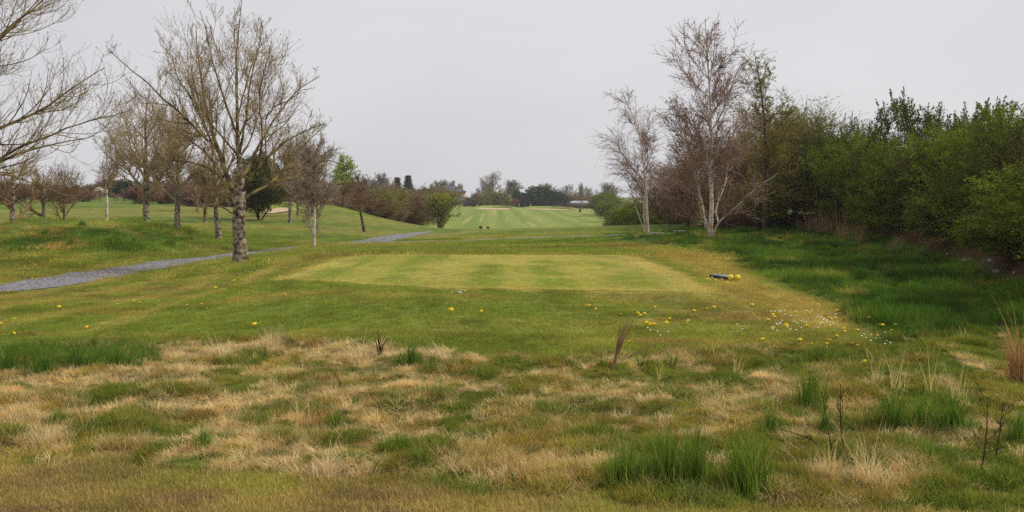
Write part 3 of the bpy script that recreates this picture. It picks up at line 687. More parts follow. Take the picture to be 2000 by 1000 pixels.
S = limbs_px(612,483,38,[([(613,489),(613,440),(615,395),(613,340),(608,290),(604,250)],.09,.010,.0),([(613,402),(600,370),(588,345),(568,332)],.032,.006,-.2),([(616,402),(630,380),(643,370),(656,356)],.03,.006,.2),([(615,385),(622,340),(632,290),(640,255)],.03,.006,-.3),([(614,375),(608,330),(590,290),(580,262)],.03,.006,.3),([(609,482),(607,440),(602,415),(594,398)],.022,.005,.5)],rg,16)
birch(46,S,15,9,4,.0062,.06,'birch_limb',0,40,.27).put('birch_tree','slim white birch with clean pale stem between the path and the tee', gp(612,38))
# alder
rg = np.random.default_rng(47)
S = limbs_px(1495,450,38,[([(1495,458),(1495,400),(1497,320),(1496,240),(1489,170),(1476,102)],.13,.012,.0)],rg,20)
ex = limbs_px(1495,450,38,[([(1498,348),(1512,330),(1535,312),(1560,296)],.035,.007,-.3),([(1497,330),(1520,318),(1545,290)],.03,.007,.3)],rg,12)
t = Tree(); rg = np.random.default_rng(48)
b1 = cat_(grow(S,36,.28,.98,50,8,(.25,.05),10,.35,.05,.4,.010,rg,lambda u:1.2-.85*u,.25), ex)
b2 = grow(b1,7,.15,1,40,12,(.42,.12),7,.2,.08,.6,.007,rg,lambda u:1.1-.4*u,.4); b3 = grow(b2,4,.1,1,40,14,(.45,.15),4,.2,.1,.7,.0055,rg,None,.6)
t.parts=[('trunk',tube_mesh('trunk',[G(S,10)],M['dark_bark'])),('branches',tube_mesh('branches',[G(b1,5)],M['ash_limb'])),('twigs',tube_mesh('twigs',[G(b2,3),G(b3,3)],M['brown_twig'],False)),('leaves',leaf_mesh('leaves',on_twigs(b3,9000,rg,.03),.032,rg,M['olive_leaf']))]
t.put('alder_tree','straight dark trunked alder coming into leaf, between the tall birch and the hedge', gp(1495,38))

# ------------------------------------------------------------------ leafy bushes, scrub and far trees
def leaf_bush(seed, rx, ry, Hh, K, Mn, leaf, mat, spray=.4, base=.06, lump=.3, shoots=0, stems=7, smat='dark_bark', inner=.35, upb=.35, sh_len=1.0):
    rg = np.random.default_rng(seed); u = nrm(rg.standard_normal((K,3)))
    ph = rg.random((6,3))*6; fr = rg.standard_normal((6,3))*2.2
    lum = sum(np.sin(u@fr[i]*1.6+ph[i,0]) for i in range(6))/6
    rad = (1+lump*lum*1.8)*np.maximum(inner, rg.random(K)**(1/2.6))
    c = u*rad[:,None]*np.array([rx,ry,Hh*.5*(1-base)])+np.array([0,0,Hh*(.5+base*.5)])
    c[:,2] = np.maximum(c[:,2], .25+.35*rg.random(K))
    dr = nrm(u*np.array([1,1,.55])+np.array([0,0,.15])+rg.standard_normal((K,3))*.45)
    sd = nrm(np.cross(dr, rg.standard_normal((K,3))))
    n = K*Mn; s = rg.random((K,Mn))-.3; w_ = rg.standard_normal((K,Mn))*.22
    th = rg.standard_normal((K,Mn,3))*.05
    C = (c[:,None]+dr[:,None]*(s*spray)[...,None]+sd[:,None]*(w_*spray)[...,None]*(1.1-s)[...,None]+th*spray*2).reshape(-1,3)
    v = np.clip(np.repeat(rg.random(K),Mn)*.65+rg.random(n)*.35,0,1)
    if shoots:
        q = rg.choice(K, shoots, p=(np.maximum(u[:,2],0)**2*(rad>.7)+1e-9)/np.sum(np.maximum(u[:,2],0)**2*(rad>.7)+1e-9)); lenq = sh_len*(.4+.8*rg.random(shoots))
        d2 = nrm(rg.standard_normal((shoots,3))*.28+np.array([0,0,1.])); m2 = 60; s2 = rg.random((shoots,m2))
        C2 = (c[q][:,None]+d2[:,None]*(s2*lenq[:,None])[...,None]+rg.standard_normal((shoots,m2,3))*(.06*(1.2-s2))[...,None]).reshape(-1,3)
        sh = np.stack([c[q]-d2*.3, c[q]+d2*lenq[:,None]*.5, c[q]+d2*lenq[:,None]*.97],1)
        C = np.concatenate([C,C2]); v = np.r_[v, .4+.6*rg.random(len(C2))]
    t = Tree(); tw = []
    # stems and inner branches
    st = np.array([poly([(rg.normal()*.02,rg.normal()*.02,-.1),(rg.normal()*.3*rx,rg.normal()*.3*ry,Hh*.35),(rg.normal()*.5*rx,rg.normal()*.4*ry,Hh*.55)],9,.03,rg) for _ in range(stems)])
    S0 = {'P':st,'R':np.tile(np.linspace(.05,.015,9),(stems,1))}
    b1 = grow(S0,12,.1,1,55,14,(.38,.1),7,.2,.1,.6,.010,rg,None,.3); b2 = grow(b1,6,.1,1,45,14,(.5,.15),5,.1,.12,.6,.007,rg,None,.4)
    gr = [G(S0,5),G(b1,4),G(b2,3)]
    t.parts = [('trunk', tube_mesh('trunk',gr,M[smat],False)), ('crown', leaf_mesh('crown',C,leaf,rg,M[mat],v,.55,upb))]
    if shoots: t.parts.append(('shoots', tube_mesh('shoots',[(sh, np.tile([.01,.007,.004],(shoots,1)), 3)],M[smat],False)))
    return t
def scrub(seed, Hh, wd, twig, leaf=None, nl=0, ls=.05, stems=6, rmin=.010, n=(9,8,7)):
    """dense bare bush or small tree of upright twigs"""
    rg = np.random.default_rng(seed)
    st = np.array([poly([(rg.normal()*.02,rg.normal()*.02,-.1),(rg.normal()*.22*wd,rg.normal()*.22*wd,Hh*.4),(rg.normal()*.36*wd,rg.normal()*.36*wd,Hh*(.7+.25*rg.random()))],9,.04,rg) for _ in range(stems)])
    S0 = {'P':st,'R':np.tile(np.linspace(.07,.02,9),(stems,1))}
    b1 = grow(S0,n[0],.12,1,48,12,(.36,.1),8,.35,.08,.6,rmin*1.6,rg,None,.3); b2 = grow(b1,n[1],.1,1,44,12,(.48,.14),6,.3,.1,.6,rmin*1.1,rg,None,.4); b3 = grow(b2,n[2],.1,1,42,14,(.5,.15),4,.25,.12,.7,rmin*.8,rg,None,.5)
    t = Tree(); t.parts = [('trunk',tube_mesh('trunk',[G(S0,5),G(b1,4)],M['dark_bark'] if twig!='far_twig' else M['far_twig'])),('crown',tube_mesh('crown',[G(b2,3),G(b3,3)],M[twig],False))]
    if leaf: t.parts.append(('leaves',leaf_mesh('leaves',on_twigs(b3,nl,rg,.04),ls,rg,M[leaf])))
    return t
# --- hedge on the bank at the right
HB = [leaf_bush(61,1.9,1.7,3.4,900,46,.036,'haw',.45,.08,.34,30,sh_len=.6), leaf_bush(62,2.0,1.8,3.9,950,46,.036,'haw_dark',.45,.08,.38,50,sh_len=.75), leaf_bush(63,2.1,1.9,4.4,1000,46,.038,'haw',.5,.08,.42,44,sh_len=.8),
      leaf_bush(64,2.0,2.0,4.9,700,40,.042,'haw_dark',.5,.05,.35,60,sh_len=.95), leaf_bush(65,1.6,1.5,2.4,700,46,.034,'haw',.42,.0,.25,4)]
OLV = [scrub(71,6.0,3.0,'brown_twig','green_bud',24000,.045,8,.010,(10,9,6)), scrub(72,5.4,3.0,'brown_twig','bud',4000,.04,8,.011,(10,9,7)), scrub(73,4.6,2.6,'red_twig','bud',3000,.04,7,.011,(9,9,7))]
gH = None
def put_h(tree, px, d, top, label, name='hawthorn_bush', cat='bush', dz=-.1, rz=None, wide=1, H0_=None, group=None):
    p = gp(px, d); zt = CZ+(HZ-top)*d/F
    if name in ('hawthorn_bush','hedge_tree'):
        x_, y_ = p[0]+1.25, p[1]+.45; p = np.array([x_, y_, Hs(x_, y_)+.05]); zt += .12
    k = (zt-p[2]-dz)/tree.h()
    return tree.put(name, label, (p[0],p[1],p[2]+dz), cat, random.random()*6.28 if rz is None else rz, (wide*max(.8,min(1.15,k)),wide*max(.8,min(1.15,k)),k), group)
put_h(HB[0],1985,16.6,300,'pale green hawthorn at the near end of the hedge above the stony bank', H0_=3.5, rz=.3)
put_h(HB[4],1905,18.6,372,'low pale hawthorn spilling over the stony bank beside the near end hawthorn', H0_=2.5, rz=1.0)
put_h(HB[1],1945,19.6,205,'tall dark hawthorn rising behind the pale near end hawthorn', H0_=4.2, rz=2)
put_h(HB[2],1850,22.5,205,'broad green hawthorn in the middle of the hedge over the leaf littered bank', H0_=4.7, rz=.8)
put_h(HB[4],1790,23.8,355,'low hawthorn skirt under the broad middle hawthorn', H0_=2.5, rz=3.2)
put_h(HB[1],1770,27.0,225,'dull green hawthorn between the broad hawthorn and the bright shooting one', H0_=4.2, rz=4)
put_h(HB[3],1712,31.0,180,'hedge tree with tall upright leafy shoots standing above the rest', H0_=5.6, rz=1.1, name='hedge_tree', cat='tree')
put_h(HB[2],1690,29.5,268,'bright fresh green hawthorn below the tall leafy shoots', H0_=4.7, rz=5, wide=1.0)
put_h(HB[4],1655,31.5,370,'low green hawthorn at the foot of the bright fresh one', H0_=2.5, rz=2.0)
put_h(HB[1],1640,37.0,235,'dark green hawthorn before the olive budding trees', H0_=4.2, rz=.4)
put_h(HB[1],1585,38.5,232,'dull green hawthorn joining the hedge to the olive budding trees', H0_=1, rz=1.4)
put_h(HB[4],1612,35.5,372,'low dark hawthorn over the dry reeds', H0_=1, rz=.4)
put_h(HB[4],1560,41.5,366,'low hawthorn at the very end of the hedge by the olive bush', H0_=1, rz=4.4)
put_h(HB[2],1625,34.5,262,'mid green hawthorn over the reeds at the hedge end', H0_=1, rz=2.9)
put_h(HB[0],2110,14.6,250,'pale hawthorn past the near end hawthorn of the hedge', H0_=3.5, rz=2.2)
put_h(HB[1],2080,18.0,200,'dark hawthorn behind the pale one past the hedge end', H0_=4.2, rz=3)
put_h(HB[2],1960,25.0,200,'green hawthorn in the back row of the hedge', H0_=4.7, rz=3.0)
put_h(HB[3],1850,30.0,195,'tall shooting tree in the back row of the hedge', H0_=5.6, rz=3.6, name='hedge_tree', cat='tree')
ol = ('budding_tree','tree')
for i,(v,px,d,top,lab) in enumerate([(0,1600,42,212,'olive budding tree next to the dark green hawthorn'),(0,1552,46,200,'olive brown budding tree behind the alder'),(1,1510,50,232,'brown budding tree rising behind the alder and the tall birch'),
   (1,1450,52,285,'brown twiggy tree directly behind the tall birch'),(2,1400,54,300,'reddish twiggy bush behind the tall birch stems'),(2,1345,56,290,'russet twiggy bush between the two birches'),(1,1312,60,318,'lowest brown bush between the birches'),(1,1480,57,262,'brown bush at the back of the thicket behind the alder'),(0,1530,40,330,'olive bush under the alder crown at the hedge end'),(2,1425,46,345,'low russet scrub beneath the tall birch')]):
    put_h(OLV[v],px,d,top,lab,'budding_tree' if top<300 else 'scrub_bush','tree' if top<300 else 'bush',-.1,i*1.3,1.15,(5.9,5.5,4.7)[v])
# --- hedge row beside the far fairway
for i,(v,px,d,top,wd,lab) in enumerate([(4,1222,78,392,.9,'bright green bush in the low hedge beyond the drooping birch'),(0,1238,74,388,.9,'green rounded bush right behind the drooping birch'),(4,1290,70,398,1.0,'green bush between the birches beside the mown ridge'),(4,1335,66,398,1.0,'green bush in shade left of the tall birch stems'),(0,1262,72,392,.8,'green bush behind the paler hedge bushes'),
     (2,1187,150,384,1.2,'round bright green bush at the end of the fairway hedge'),(0,1183,190,372,1.5,'green tree below the ivy clad tree'),(4,1203,100,412,1.0,'pale straw edged bush at the fairway corner'),(2,1205,118,400,.8,'dark round bush behind the pale straw edged one')]):
    put_h(HB[v],px,d,top,lab,'fairway_bush','bush',-.15,i*1.7,wd,(3.5,4.2,4.7,5.6,2.5)[v])
put_h(OLV[2],1430,41.5,402,'low tangle of brown briar on the bank between birch and alder','briar_bush','bush',-.2,.7,.9,4.7)
put_h(OLV[1],1465,43,398,'brown briar heap in front of the olive trees','briar_bush','bush',-.2,2.7,.9,5.5)
# --- hill trees in the middle
EV = leaf_bush(81,1.3,1.3,3.6,700,46,.045,'haw_dark',.4,.12,.15,0,3)
put_h(EV,507,62,302,'dense dark green rounded tree behind the tall ash','dense_tree','tree',-.05,0,1,3.7)
rgp = np.random.default_rng(82)
FT = ash(83,4.6,.09,.32,26,8,5,3,.010,mats=('dark_bark','brown_twig','olive_twig'),start=.2,ang=38)
cc = on_twigs(FT.tw,5200,rgp,.05,.1); cc = cc[cc[:,2] > 1.6]; FT.parts.append(('leaves',leaf_mesh('leaves',cc,.045,rgp,M['fresh'])))
far(FT,0,670,79,303,'upright young tree with fresh pale green leaves on the crest of the hill','young_lime_tree',1.5,0)
CR = ash(84,2.7,.10,.55,16,8,6,3,.0075,mats=('dark_bark','red_twig','red_twig'),start=.40,ang=50,lean=(-.22,0))
far(CR,0,712,57,338,'leaning crab apple with reddish bare crown beside the bend of the path','crab_apple_tree',1.0,0)
WL = leaf_bush(85,2.3,2.3,3.0,560,36,.05,'willow',.5,.02,.1,0,4,'olive_twig',.3)
wb = scrub(86,2.4,1.2,'olive_twig','willow',2500,.05,5,.012,(7,7,5))
p = gp(859,90); e = thing('willow_tree','round topped pale green willow standing alone in the dip before the far fairway','tree',tuple(p))
for nme, me in wb.parts:
    if nme != 'crown': obj(nme, me, e).scale = (1.0,1.0,1.5)
    else: obj('twigs', me, e).scale = (1.0,1.0,1.5)
c_ = obj('crown', WL.parts[1][1], e, (0,0,CZ+10*90/F-p[2]-2.0)); c_.scale = (.54,.54,.66)
SG = [scrub(87,3.6,2.4,'olive_twig','willow',7000,.06,7,.013,(9,8,6)), scrub(88,3.4,2.4,'brown_twig','olive_leaf',4000,.055,7,.014,(9,8,7)), scrub(89,3.0,2.4,'red_twig',None,0,0,7,.015,(9,8,7))]
def put_s(v, px, d, top, lab, name='scrub_bush', cat='bush', base=None, wide=1, group=None, rz=None, S_=SG, hh=(3.5,3.3,2.9)):
    x = (px-1000)*d/F; z = Hs(x, d) if base is None else CZ-(base-HZ)*d/F
    zt = CZ+(HZ-top)*d/F; k = max(.2,(zt-z)/S_[v].h()); wide = wide*1.35
    return S_[v].put(name, lab, (x,d,z-.1), cat, random.random()*6.28 if rz is None else rz, (k*wide,k*wide,k), group)
for v,px,d,top,lab,wd in [(0,745,84,362,'yellow green budding bush on the slope right of the crab apple',1),(1,728,80,378,'olive brown bush touching the crab apple crown',.9),(0,768,88,368,'green budding bush at the middle of the slope thicket',1),(1,790,90,385,'brown bush at the lower edge of the slope thicket',.8),
      (1,806,92,405,'small dark bush at the bottom end of the slope thicket',.9),(1,755,79,398,'low brown bush in front of the slope thicket',.9),(2,778,84,405,'low reddish bush in front of the slope thicket',.9),(1,700,95,370,'brown bush on the hill crest behind the crab apple',1.1),(2,652,92,372,'reddish bush left of the upright pale green tree',1.2)]:
    put_s(v,px,d,top,lab,wide=wd)
# --- far brown wood on the left skyline, and scrub belt below the far tree line
gW = 'brown scrub trees of the far wood'
rw = np.random.default_rng(91)
SW = [scrub(171,2.4,2.6,'olive_twig','olive_leaf',5000,.07,8,.024,(10,9,8)), scrub(172,2.4,2.6,'brown_twig','bud',6500,.07,9,.026,(10,9,9)), scrub(173,2.2,2.6,'red_twig','bud',6000,.07,9,.026,(10,9,9))]
for i, px in enumerate(np.linspace(-260,655,58)):
    d = (108+rw.random()*38) if not 160 < px < 275 else 170+rw.random()*15; top = 352-6*rw.random()+(8 if 90<px<220 else 0)+(12*rw.random())
    put_s([1,2,2,1][i%4],px+rw.normal()*8,d,top,'brown bare scrub tree of the far wood behind the hill on the path side','scrub_tree','tree',None,1.0,gW,None,SW)
gS = 'low scrub below the far tree line'
for i, px in enumerate(np.concatenate([np.linspace(908,950,6),np.linspace(940,1050,16),np.linspace(1040,1190,18),np.linspace(795,860,7)])):
    d = 285+rw.random()*30; top = 388-8*rw.random()
    put_s([1,2,2,0][rw.integers(0,4)],px,d,top,'low scrub bush at the edge of the far fairway below the far tree line','scrub_bush','bush',None,1.1,gS,None,SW)
for i, px in enumerate((1096,1108,1121,1134,1146,1158)): put_s([1,0,2][i%3],px,272,396.5+2*rw.random(),'dark low hedge bush right in front of the white roofed shed','hedge_bush','bush',None,1.4,'hedge bushes before the shed',None,SW)
gS2 = 'scrub behind the slope thicket'
for i, px in enumerate(np.linspace(690,850,14)):
    put_s([1,0,2,1][i%4],px,150+rw.random()*60,378-8*rw.random(),'olive scrub bush in the background above the slope thicket','scrub_bush','bush',None,1.1,gS2,None,SW)
# --- far trees
FB = [ash(95,9,.22,.56,20,9,7,4,.019,mats=('far_twig',)*3,start=.2,ang=50), ash(96,8,.2,.52,20,9,7,4,.019,mats=('far_twig',)*3,start=.16,ang=38)]
far(FB[0],9,963,292,336,'tallest bare grey tree on the far skyline beyond the fairway',wide=1.35,rz=.3)
far(FB[1],8,1000,300,350,'bare grey tree with fanned branches beside the tallest far tree',wide=1.5,rz=1)
far(FB[0],9,938,310,366,'small bare tree at the foot of the tallest far tree',wide=1.1,rz=2)
far(FB[1],8,746,170,337,'bare grey crowned tree above the slope thicket',wide=1.3,rz=2)
for k,(px,top) in enumerate([(852,352),(868,350),(884,352),(899,358),(842,358)]): far(FB[1],8,px,335,top,'bare grey tree in the row behind the yellow house','bare_tree',.8,k*1.4,'row of bare trees behind the yellow house')
far(FB[1],8,1066,318,357,'bare grey tree rising out of the dark evergreen by the fairway end',wide=1.6,rz=.6)
far(FB[0],9,1112,322,360,'brown grey bare oak behind the white roofed shed',wide=1.8,rz=.6); far(FB[0],9,1150,322,364,'second bare oak behind the white roofed shed, nearer the ivy clad tree',wide=1.4,rz=2.6)
far(FB[1],8,1136,250,355,'thin dead tree with bent top before the white roofed shed',wide=.35,rz=1.6)
far(FB[1],8,1183,205,355,'ivy clad tree with bare fan of twigs at the hedge end',wide=1.35,rz=.2)
IV = leaf_bush(97,1.5,1.5,4.6,500,30,.09,'ivy',.6,.1,.5,0,3)
iv = [o for o in bpy.data.objects if o.get('label','').startswith('ivy clad tree')][0]
q = obj('ivy', IV.parts[1][1], iv, (0,0,1.2)); q.scale = (.9,.9,1.0)
DE = leaf_bush(98,3.2,3,4.6,700,34,.12,'ever',.8,.02,.4,0,4); DO = leaf_bush(99,3.2,3,4.6,420,30,.11,'olive_leaf',.8,.05,.35,0,6,'brown_twig')
far(DE,4.8,1055,276,364,'dark evergreen tree with wide crown at the fairway end','evergreen_tree',1.35,.5); far(DE,4.8,1090,274,374,'dark evergreen bush right of the wide evergreen','evergreen_tree',1.0,2)
far(DE,4.8,832,230,368,'dark flat topped cedar like tree by the yellow house','evergreen_tree',1.5,1.5); far(DE,4.8,1012,296,372,'small dark ivy covered tree beside the fanned bare tree','evergreen_tree',.6,2.5)
far(DO,4.8,968,276,366,'dull olive domed tree under the tallest far tree','domed_tree',1.3,1); far(DO,4.8,1128,300,372,'dull olive tree in front of the bare oaks','domed_tree',1.4,3); far(DO,4.8,1075,288,386,'low olive bush before the dark evergreen','domed_tree',1.5,4)
far(DE,4.8,819,180,391,'small dark holly bush by the slope thicket','holly_bush',1.1,1); far(DE,4.8,843,180,392,'small dark holly bush next to the willow crown','holly_bush',.9,2); far(DE,4.8,545,160,330,'dark conifer shaped tree behind the hill bunker','evergreen_tree',.5,1); far(DE,4.8,250,150,352,'dark evergreen on the skyline behind the slender tree','evergreen_tree',1.3,2)
def conifer(seed):
    rg = np.random.default_rng(seed); t = Tree(); Hh = 8
    tr = trunk_of(Hh,.2,.02,rg,10,wob=.003); K = 1500; z = Hh*(.1+.9*rg.random(K)**.8); ti = np.floor(z*1.7)/1.7
    r = (1.01-z/Hh)**1.1*2.5*(1-.35*((z-ti)*1.7))*np.sqrt(rg.random(K)); a = rg.random(K)*6.28
    c = np.c_[r*np.cos(a),r*np.sin(a),z-r*.18]; C = (c[:,None]+rg.standard_normal((K,14,3))*np.array([.18,.18,.08])).reshape(-1,3)
    t.parts=[('trunk',tube_mesh('trunk',[G(tr,6)],M['dark_bark'])),('crown',leaf_mesh('crown',C,.11,rg,M['con'],None,.4))]; return t
CO = conifer(101); CO.hh = 8.0
far(CO,8,797,262,342,'pointed dark conifer on the skyline left of the yellow house','conifer_tree',1.5,.3); far(CO,8,776,268,346,'slightly lower conifer beside the pointed dark one','conifer_tree',1.6,2)

# ------------------------------------------------------------------ grass
def blades(n, hgt, spread, lean, width, rg, seg=3, curve=.6, flatdir=None, hsd=.3, soft=False):
    """n tapering ribbons rooted in a disc"""
    a = rg.random(n)*6.283; r = spread*(np.minimum(np.abs(rg.standard_normal(n)),1.6)*.75 if soft else np.sqrt(rg.random(n))); root = np.c_[r*np.cos(a), r*np.sin(a), np.zeros(n)-.01]
    b = rg.random(n)*6.283
    out = np.c_[np.cos(b),np.sin(b),np.zeros(n)]*.7+root*(.6/max(spread,.01)); out[:,2] = 0; out = nrm(out)
    if flatdir is not None: out = nrm(out*.9+np.array(flatdir))
    L_ = hgt*np.maximum(.3,1+hsd*rg.standard_normal(n))*(np.clip(1.15-.55*r/spread,.3,1.2) if soft else 1); le = lean*(.3+1.1*rg.random(n))
    s = np.linspace(0,1,seg+1)
    ang = le[:,None]+curve*(s[None]**1.2)*(.4+rg.random((n,1)))          # from upright towards horizontal
    ang = np.minimum(ang, 1.9)
    dx = np.sin(ang); dz = np.cos(ang); st = L_[:,None]/seg
    X_ = np.concatenate([np.zeros((n,1)), np.cumsum(dx[:,:-1]*st,1)],1); Z_ = np.concatenate([np.zeros((n,1)), np.cumsum(dz[:,:-1]*st,1)],1)
    C = root[:,None]+out[:,None]*X_[...,None]; C[...,2] += Z_; C[...,2] = np.maximum(C[...,2], -.01)
    sd = np.c_[-out[:,1],out[:,0],np.zeros(n)]; tw = rg.normal(size=(n,1))*.7; sd = nrm(sd+out*tw)
    w_ = width*(1-s**1.6*.97)[None,:,None]*(.7+.6*rg.random((n,1,1)))
    V = np.stack([C-sd[:,None]*w_*.5, C+sd[:,None]*w_*.5],2).reshape(-1,3)
    k,i = np.meshgrid(np.arange(n),np.arange(seg),indexing='ij'); b0 = k*(seg+1)*2+i*2
    f = np.stack([b0,b0+1,b0+3,b0+2],-1).reshape(-1,4)
    return V, f, np.repeat(rg.random(n), (seg+1)*2)
lib = bpy.data.collections.new('grass_source')
def source(name, mat, *a, **k):
    V,f,v = blades(*a, **k); o = bpy.data.objects.new(name, mesh(name,V,[f],False,{'v':v},[mat])); lib.objects.link(o); return o
rb = np.random.default_rng(120)
SRC = []
def addsrc(nm, *a, **k): SRC.append(source('grass_source_%02d' % len(SRC), *a, **k)); return len(SRC)-1
short = [addsrc('s', M['blade'], 70, .038, .13, .5, .005, rb, 2, .7) for _ in range(3)]         # mown turf
mid = [addsrc('m', M['blade'], 70, .07, .09, .55, .005, rb, 3, .9) for _ in range(3)]          # rough
tall = [addsrc('t', M['blade'], 60, .13, .09, .35, .006, rb, 3, .8) for _ in range(3)]          # lush
strw = [addsrc('w', M['straw_blade'], 80, .13, .10, 1.3, .0048, rb, 4, 1.0, fd) for fd in ((.9,.2,0),(-.6,.5,0),(.2,-.9,0),(.5,.5,0))]
wisp = [addsrc('p', M['straw_blade'], 7, .17, .07, .5, .0035, rb, 4, 1.0) for _ in range(2)]
farp = [addsrc('f', M['blade'], 90, .055, .42, .5, .012, rb, 2, .7) for _ in range(2)]
tiny = [addsrc('n', M['blade'], 80, .014, .14, .7, .005, rb, 2, .7) for _ in range(2)]
PT, VA, SCL, TINT = [], [], [], []
on_path = []
for o in bpy.data.objects:
    if o.name.startswith('gravel_path') or o.name.startswith('bunker_sand'):
        a = np.empty(len(o.data.vertices)*3, np.float32); o.data.vertices.foreach_get('co', a); on_path.append(a.reshape(-1,3)[:, :2])
PV = np.concatenate(on_path)
cell = {}
for x, y in PV: cell[(int(math.floor(x/.3)), int(math.floor(y/.3)))] = 1
keys = set(cell)
def off_path(x, y):
    return np.array([(int(math.floor(a/.3)), int(math.floor(b/.3))) not in keys for a,b in zip(x,y)])
def sample(y0, y1, dens):
    n = int(dens*(y1-y0)*((y0+y1)*.62+3)); y = y0+(y1-y0)*rng.random(n); x = (rng.random(n)*2-1)*(.62*y1+1.5); k = np.abs(x) < .60*y+1.2
    return x[k], y[k]
def emit(x, y, z, var, scl, tint):
    PT.append(np.c_[x,y,z]); VA.append(var); SCL.append(scl); TINT.append(tint)
def pick(lst, n): return np.array(lst)[rng.integers(0,len(lst),n)]
for y0,y1,dens in ((4.2,7,420),(7,9.5,340),(9.5,13,230),(13,18,95),(18,25,60),(25,34,34),(34,44,17),(44,60,9)):
    x, y = sample(y0,y1,dens); h = H(x,y); c = ground_col(x,y,h); px,py,strip,rough,lush,mound = zones(x,y,h); n = len(x)
    tee = tee_in(x,y)+(fbm(x,y,.35,77)-.5)*.5+rng.normal(size=n)*.07 > -.02; lit = hedge_side(x,y) > .35; st = strawness(x,y)
    var = pick(short,n); s = .8+.5*rng.random(n); t = c*(.78+.44*rng.random((n,1)))*np.c_[1+.08*rng.normal(size=n)*(rough>.5),1+.07*rng.normal(size=n),np.ones(n)]; t = np.clip(t*(.66+.68*fbm(x,y*.7,.55,141))[:,None]*np.where((rough<.5)&(y<34),.86+.28*fbm(x*.5,y,.22,142),1)[:,None],.004,.9)
    far_ = y > 25
    var = np.where(far_, pick(farp,n), var); s = np.where(far_, .8+.5*rng.random(n), s)
    m = (rough > .5); gn = fbm(x,y,.45,131); var = np.where(m, pick(mid,n), var); s = np.where(m, .42+.55*sstep(.42,.7,gn)+.25*rng.random(n), s)
    # green clumps and dead matted patches in the rough
    tan = c[:,0] > 1.12*c[:,1]
    q = m & (((st > .35) & (rng.random(n) < .85)) | (tan & (rng.random(n) < .3)) | (rng.random(n) < .03+.07*sstep(1100,200,px)*sstep(.4,.6,fbm(x,y,.25,135)))); var = np.where(q, pick(strw,n), var); s = np.where(q, .40+.45*rng.random(n), s)
    t = np.where((rough>.5)[:,None], t/.72, t); t = np.where(q[:,None], C_rt[None]*(.62+.85*rng.random((n,1))), t)
    grn = m & ~q & (fbm(x,y,.38,132) > .60); t = np.where(grn[:,None], mix(t, lin(78,100,34)*(.6+.6*rng.random((n,1))), np.full(n,.75)), t); s = np.where(grn, s*1.25, s)
    fl = m & ~q & (rng.random(n) < .12); t = np.where(fl[:,None], lin(70,88,32)*(.5+.6*rng.random((n,1))), t); s = np.where(fl, s*.8, s)
    fl = m & q & (rng.random(n) < .13); var = np.where(fl, pick(mid,n), var); t = np.where(fl[:,None], lin(88,98,38)*(.6+.6*rng.random((n,1))), t)
    wq = m & ~q & (rng.random(n) < .035); var = np.where(wq, pick(wisp,n), var); t = np.where(wq[:,None], C_rt[None]*1.1, t)
    m = (lush > .5) & ~lit; var = np.where(m, pick(tall,n), var); s = np.where(m, (.5+.9*sstep(.35,.7,fbm(x,y,.8,133)))*(1+.15*rng.standard_normal(n)), s)
    m2 = m & (rng.random(n) < .012); var = np.where(m2, pick(wisp,n), var); s = np.where(m2,1.0,s); t = np.where(m2[:,None], C_rt[None], t)
    m = mound > .5; s = np.where(m, s*(.7+.9*sstep(.45,.68,fbm(x,y,1.0,28))), s)
    var = np.where(tee, pick(tiny,n), var); s = np.where(tee, .8+.4*rng.random(n), s); t = np.where(tee[:,None], tee_col(x,y)*(.9+.2*rng.random((n,1))), t)
    ok = ~lit
    if y1 > 20: ok &= off_path(x,y) | (rng.random(n) < .05)
    ok &= rng.random(n) < sstep(60,40,y)
    z = np.where(tee, h+.012, h)
    emit(x[ok],y[ok],z[ok],var[ok],s[ok],t[ok])
